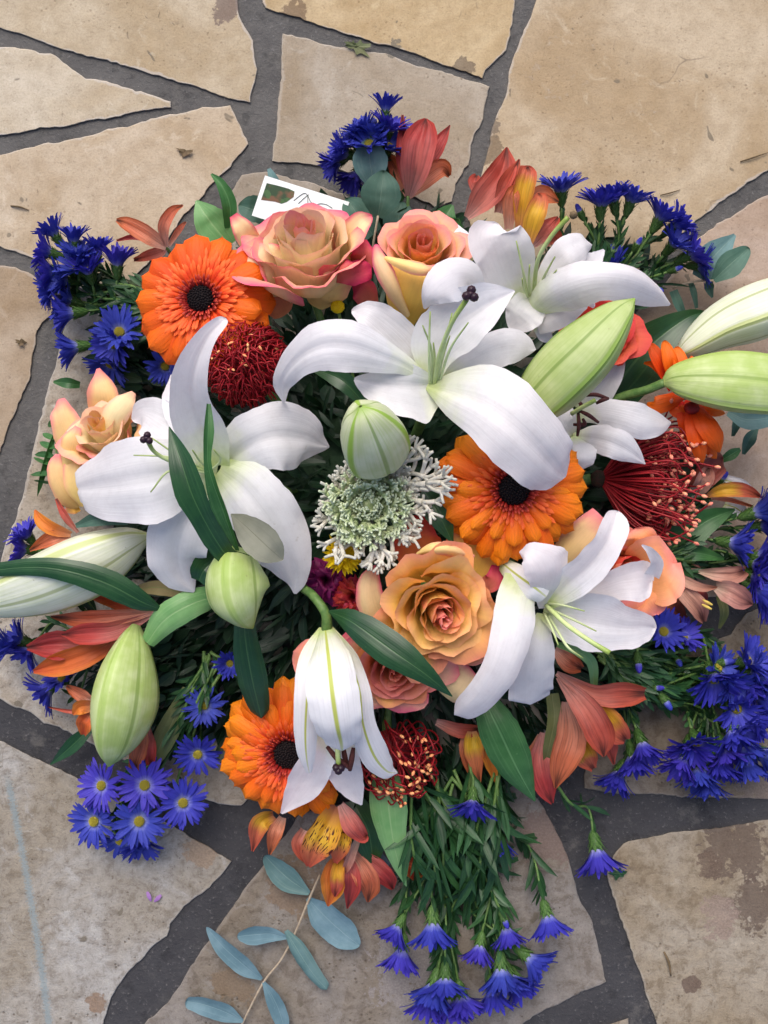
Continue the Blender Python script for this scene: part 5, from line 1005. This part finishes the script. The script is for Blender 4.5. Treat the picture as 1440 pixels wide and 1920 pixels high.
for pts, o in (([(580, 1675, 13, 4), (545, 1652, 13, 22), (520, 1630, 13, 21), (496, 1604, 14, 7)], dict(m=EUC)), ([(577, 1684, 12, 4), (605, 1715, 13, 27), (640, 1748, 13, 30), (674, 1773, 12, 8)], dict(ruf=.12)), ([(538, 1758, 11, 3), (505, 1752, 12, 15), (470, 1754, 12, 17), (445, 1756, 12, 6)], dict()),
               ([(536, 1745, 11, 4), (558, 1780, 13, 15), (585, 1822, 12, 14), (613, 1855, 10, 9)], dict(m=EUC, cup=-.5)), ([(491, 1836, 8, 3), (458, 1812, 11, 17), (418, 1776, 11, 16), (387, 1738, 9, 3)], dict()), ([(494, 1841, 8, 3), (512, 1872, 9, 14), (526, 1905, 9, 15), (535, 1940, 8, 8)], dict()), ([(456, 1915, 7, 3), (420, 1898, 9, 18), (385, 1886, 9, 18), (348, 1878, 8, 10)], dict(ruf=.1))):
    m = o.pop('m', EUCB); part('leaf', strip(pts, nu=16, nv=7, **{**dict(cup=.3, ruf=.06, groove=.12, tip=.06, seed=int(pts[1][0])), **o}), m, t)
t = thing('fern_frond', 'small green fern frond at the left rim beside the pale yellow rose', 'fern', P(112, 870, 15)); frn = random.Random(3)
part('stem', tube([P(*q) for q in ((118, 950, 30), (108, 880, 34), (104, 800, 26))], .0008, 6), STEM, t)
for (bx, by), (tx, ty) in zip(((310, 430), (312, 480), (308, 530), (305, 580), (302, 625), (310, 680), (315, 380), (310, 335)), ((236, 398), (216, 452), (196, 484), (163, 540), (178, 612), (186, 662), (198, 752), (262, 340))):
    q = lambda x, y, z: P(x / 3, 680 + y / 3, z); a, b = q(bx, by, 32), q(tx, ty, 22); part('leaflet', leaflet(a, b - a, (b - a).length, .0026, frn, .05, 6), LMID, t)
leaf('small toothed green leaf above the pale yellow rose at the left rim', [(150, 722, 20, 6), (125, 718, 24, 10), (100, 716, 16, 2)], LMID)

# ------------------------------------------------------------------ blue asters
aster_spray('blue aster spray at the top beside the round eucalyptus leaf', [
    (724, 196, 52, (.1, 1, .35), 0, 34), (733, 232, 56, (.3, .8, .5), 1), (700, 240, 58, (-.1, .9, .5), 1), (675, 238, 54, (-.5, .8, .4), 1), (655, 262, 50, (-.8, .5, .4), 1), (640, 285, 44, (-1, .2, .3), 0), (625, 310, 34, (-.8, -.5, .2), 0, 36), (663, 335, 30, (-.4, -.8, .2), 0, 38), (690, 262, 62, (-.2, .5, .8), 1), (735, 268, 56, (.4, .5, .6), 1)], (740, 420, 28), 1)
aster_spray('blue aster spray fanning along the upper right rim of the bouquet', [
    (1052, 345, 60, (-.1, 1, .45), 1, 44), (1128, 372, 58, (0, 1, .4), 1, 44), (1150, 366, 52, (-.2, 1, .3), 0), (1188, 366, 54, (.3, .9, .4), 1, 42), (1245, 400, 50, (.5, .8, .4), 1, 44), (1275, 418, 44, (.8, .5, .4), 0), (1270, 450, 50, (.5, .6, .7), 1), (1305, 472, 44, (.9, .4, .4), 1, 44), (1322, 498, 36, (.9, -.1, .4), 1, 38), (1083, 388, 50, (-.5, .8, .3), 'bud', 34), (1148, 490, 44, (-.3, .5, .5), 0, 34), (1240, 545, 36, (.4, -.4, .6), 'bud', 30), (1200, 450, 50, (.4, .7, .5), 'bud', 30), (1275, 502, 44, (.8, .2, .5), 'bud', 30)], (1120, 570, 40), 2, leafL=.013, dens=1.3)
aster_spray('blue aster spray spilling over the upper left rim', [
    (97, 432, 42, (-.6, .9, .3), 0, 36), (82, 470, 44, (-1, .3, .4), 1), (86, 508, 42, (-1, -.1, .4), 1), (85, 545, 36, (-1, -.3, .3), 1, 38), (138, 442, 46, (0, 1, .4), 0, 34), (146, 470, 50, (.1, .9, .6), 1), (138, 495, 52, (-.5, .5, .7), 1), (183, 462, 46, (.1, 1, .3), 0, 34), (220, 484, 50, (.1, 1, .4), 0, 42), (122, 588, 44, (-1, -.2, .4), 0, 44), (120, 560, 38, (-.8, .2, .5), 1), (132, 652, 40, (-1, -.2, .3), 0, 42), (222, 618, 56, (.1, .3, 1), 1, 44), (208, 648, 50, (-.3, -.4, .8), 1), (203, 690, 44, (-.3, -.9, .5), 1, 42), (310, 688, 62, (.3, -.3, .9), 1, 36), (112, 525, 44, (-.7, 0, .6), 0), (162, 500, 54, (-.1, .7, .7), 0)], (335, 600, 45), 3, leafL=.014, dens=1.3)
aster_spray('blue aster spray at the left edge behind the coral alstroemeria', [
    (46, 998, 40, (-.5, .8, .4), 1, 36), (36, 1030, 36, (-1, .1, .4), 1), (28, 1195, 38, (-.8, .4, .4), 1, 40), (46, 1228, 36, (-.5, -.7, .5), 1, 40), (112, 1268, 38, (-.2, .5, .7), 1, 34), (80, 1300, 34, (-.8, -.6, .4), 1, 44), (8, 1210, 30, (-1, .1, .3), 1, 36)], (210, 1180, 34), 4, leafL=.012, dens=1.2)
aster_spray('blue asters with yellow centres facing up at the lower left', [
    (184, 1474, 44, (-.35, .15, .95), 2, 46), (270, 1474, 52, (.15, .1, 1), 2, 49), (170, 1544, 38, (-.3, -.05, .95), 2, 48), (260, 1543, 50, (.15, .02, 1), 2, 49), (344, 1508, 46, (.3, .0, .95), 2, 46), (222, 1586, 30, (-.2, -.7, .7), 2, 44), (266, 1590, 28, (.2, -.8, .6), 1, 40), (383, 1324, 50, (.1, .1, 1), 2, 38), (370, 1420, 46, (.1, -.35, .9), 2, 44), (210, 1570, 40, (0, -.3, .9), 'bud', 26), (430, 1245, 60, (0, 0, 1), 0, 30), (515, 1325, 46, (0, 0, 1), 1, 32)], (400, 1240, 44), 5, leafL=.015, dens=.8)
aster_spray('long blue aster spray trailing toward the bottom over the paving', [
    (740, 1748, 26, (-.5, -.8, .3), 0, 40), (752, 1796, 22, (-.15, -1, .3), 0, 46), (812, 1748, 34, (0, -1, .35), 0, 50), (810, 1862, 30, (-.3, -1, .35), 0, 48), (835, 1850, 34, (.0, -1, .4), 1, 46), (868, 1884, 26, (.2, -1, .3), 1, 46), (940, 1834, 34, (0, -1, .4), 0, 50), (1002, 1806, 26, (.8, -.6, .4), 0, 48), (1030, 1732, 28, (.25, -1, .35), 0, 46), (952, 1754, 26, (.2, -.9, .4), 0, 40), (898, 1785, 22, (-.2, -.9, .3), 0, 38), (925, 1872, 26, (.1, -1, .4), 0, 44), (800, 1885, 22, (-.3, -1, .3), 0, 46), (960, 1845, 30, (.3, -.9, .5), 1, 44), (845, 1890, 20, (0, -1, .4), 0, 46), (975, 1850, 22, (.5, -.9, .3), 0, 42), (885, 1516, 62, (-.1, -1, .55), 1, 44), (938, 1584, 26, (-.1, -1, .3), 0, 36), (950, 1735, 32, (.4, -.9, .3), 'bud', 34)], (850, 1450, 44), 6, leafL=.027, leafW=.0022, dens=.85, bsp=.036)
aster_spray('single drooping blue aster over the mortar joint at the lower right', [(1122, 1610, 26, (.15, -1, .35), 0, 52)], (1045, 1450, 36), 7, leafL=.020, dens=.6)
aster_spray('dense blue aster spray filling the lower right rim', [
    (1248, 1182, 62, (.1, .3, .8), 1, 40), (1288, 1190, 54, (.4, .4, .6), 1, 34), (1275, 1245, 44, (.1, -.4, .7), 'bud', 34), (1345, 1282, 52, (.1, -.7, .7), 1, 54), (1352, 1250, 46, (.4, .4, .7), 1, 40), (1410, 1235, 46, (.6, .4, .6), 1, 46), (1415, 1290, 40, (.5, -.6, .5), 0, 46), (1385, 1335, 44, (0, -.4, .9), 1, 40), (1425, 1350, 38, (.7, -.4, .5), 0, 46), (1378, 1385, 42, (.1, -.9, .5), 0, 48), (1405, 1410, 36, (.4, -.8, .4), 0, 46), (1440, 1420, 32, (.8, -.5, .3), 0, 46), (1350, 1440, 30, (.1, -1, .4), 0, 46), (1312, 1455, 28, (-.1, -1, .4), 0, 46), (1275, 1435, 34, (-.5, -.8, .4), 0, 44), (1310, 1400, 42, (.1, -.6, .7), 1, 42), (1208, 1408, 44, (.2, -.8, .5), 0, 46), (1188, 1432, 36, (.1, -1, .4), 0, 44), (1155, 1462, 28, (-.5, -.9, .4), 0, 44), (1330, 1475, 24, (0, -1, .3), 0, 40), (1365, 1420, 36, (.2, -.9, .5), 1, 46), (1395, 1375, 42, (.4, -.6, .7), 1, 44), (1290, 1410, 38, (-.3, -.7, .7), 1, 42), (1425, 1260, 44, (.7, .1, .7), 1, 44), (1435, 1310, 38, (.8, -.3, .5), 1, 44), (1405, 1440, 28, (.3, -1, .3), 0, 44), (1380, 1290, 46, (.3, -.3, .8), 1, 44), (1198, 1255, 66, (0, -1, .4), 'bud', 40), (1255, 1325, 54, (.5, -.8, .4), 'bud', 40), (1240, 1290, 56, (.6, .1, .5), 'bud', 32), (1300, 1215, 52, (.9, .3, .4), 'bud', 34), (1370, 1240, 44, (.9, .2, .4), 'bud', 40)], (1130, 1220, 52), 8, leafL=.014, dens=1.2)
aster_spray('blue aster spray at the right edge beside the pincushion', [
    (1430, 958, 50, (.9, .3, .4), 0, 48), (1384, 1020, 54, (.9, -.15, .5), 0, 46), (1428, 1062, 48, (.7, -.3, .7), 1, 46), (1436, 1040, 42, (1, .2, .4), 0, 44), (1430, 1110, 42, (.9, -.5, .4), 0, 44), (1442, 985, 44, (.9, .1, .5), 1, 44), (1425, 1085, 46, (.6, -.4, .7), 1, 44), (1440, 1135, 38, (.7, -.7, .4), 0, 42), (1370, 925, 34, (.9, .2, .3), 'bud', 34), (1360, 890, 36, (.5, .7, .4), 'bud', 36)], (1225, 1040, 46), 9, leafL=.012, dens=1.3)

# ------------------------------------------------------------------ gift card behind the big rose
t = thing('gift_card', 'white card with a leaf picture and ink squiggles standing behind the big peach rose', 'card', P(570, 385, 20))
ca, cb, cd = P(497, 329, 44), P(655, 379, 44), P(472, 404, 40); ex, ey = (cb - ca), (cd - ca); cn = ey.cross(ex).normalized()
if cn.z < 0: cn = -cn
def card_pt(u, v, h=0.): return ca + ex * u + ey * v + cn * h
V = [card_pt(u, v, h) for h in (-.0005, 0) for u, v in ((0, 0), (1, 0), (1, 1), (0, 1))]
part('card', (V, [(4, 7, 6, 5), (0, 1, 2, 3), (0, 4, 5, 1), (1, 5, 6, 2), (2, 6, 7, 3), (3, 7, 4, 0)], [(0, 0)] * 8), CARDW, t, smooth=False)
pp = [(.045, .16), (.16, .14), (.30, .13), (.375, .15), (.385, .28), (.33, .44), (.28, .52), (.20, .52), (.045, .58)]
part('picture', ([card_pt(*q, .0002) for q in pp], [tuple(range(len(pp)))], [(q[0], q[1]) for q in pp]), PRINT, t, smooth=False)
for line in (((.40, .36), (.45, .20), (.49, .12), (.53, .16), (.56, .32), (.60, .42)), ((.46, .40), (.50, .24), (.535, .12)), ((.62, .40), (.68, .26), (.76, .22), (.84, .26)), ((.53, .14), (.58, .26), (.63, .30))):
    part('pen_stroke', tube([card_pt(*q, .0002) for q in line], .00028, 4, 4), INK, t)
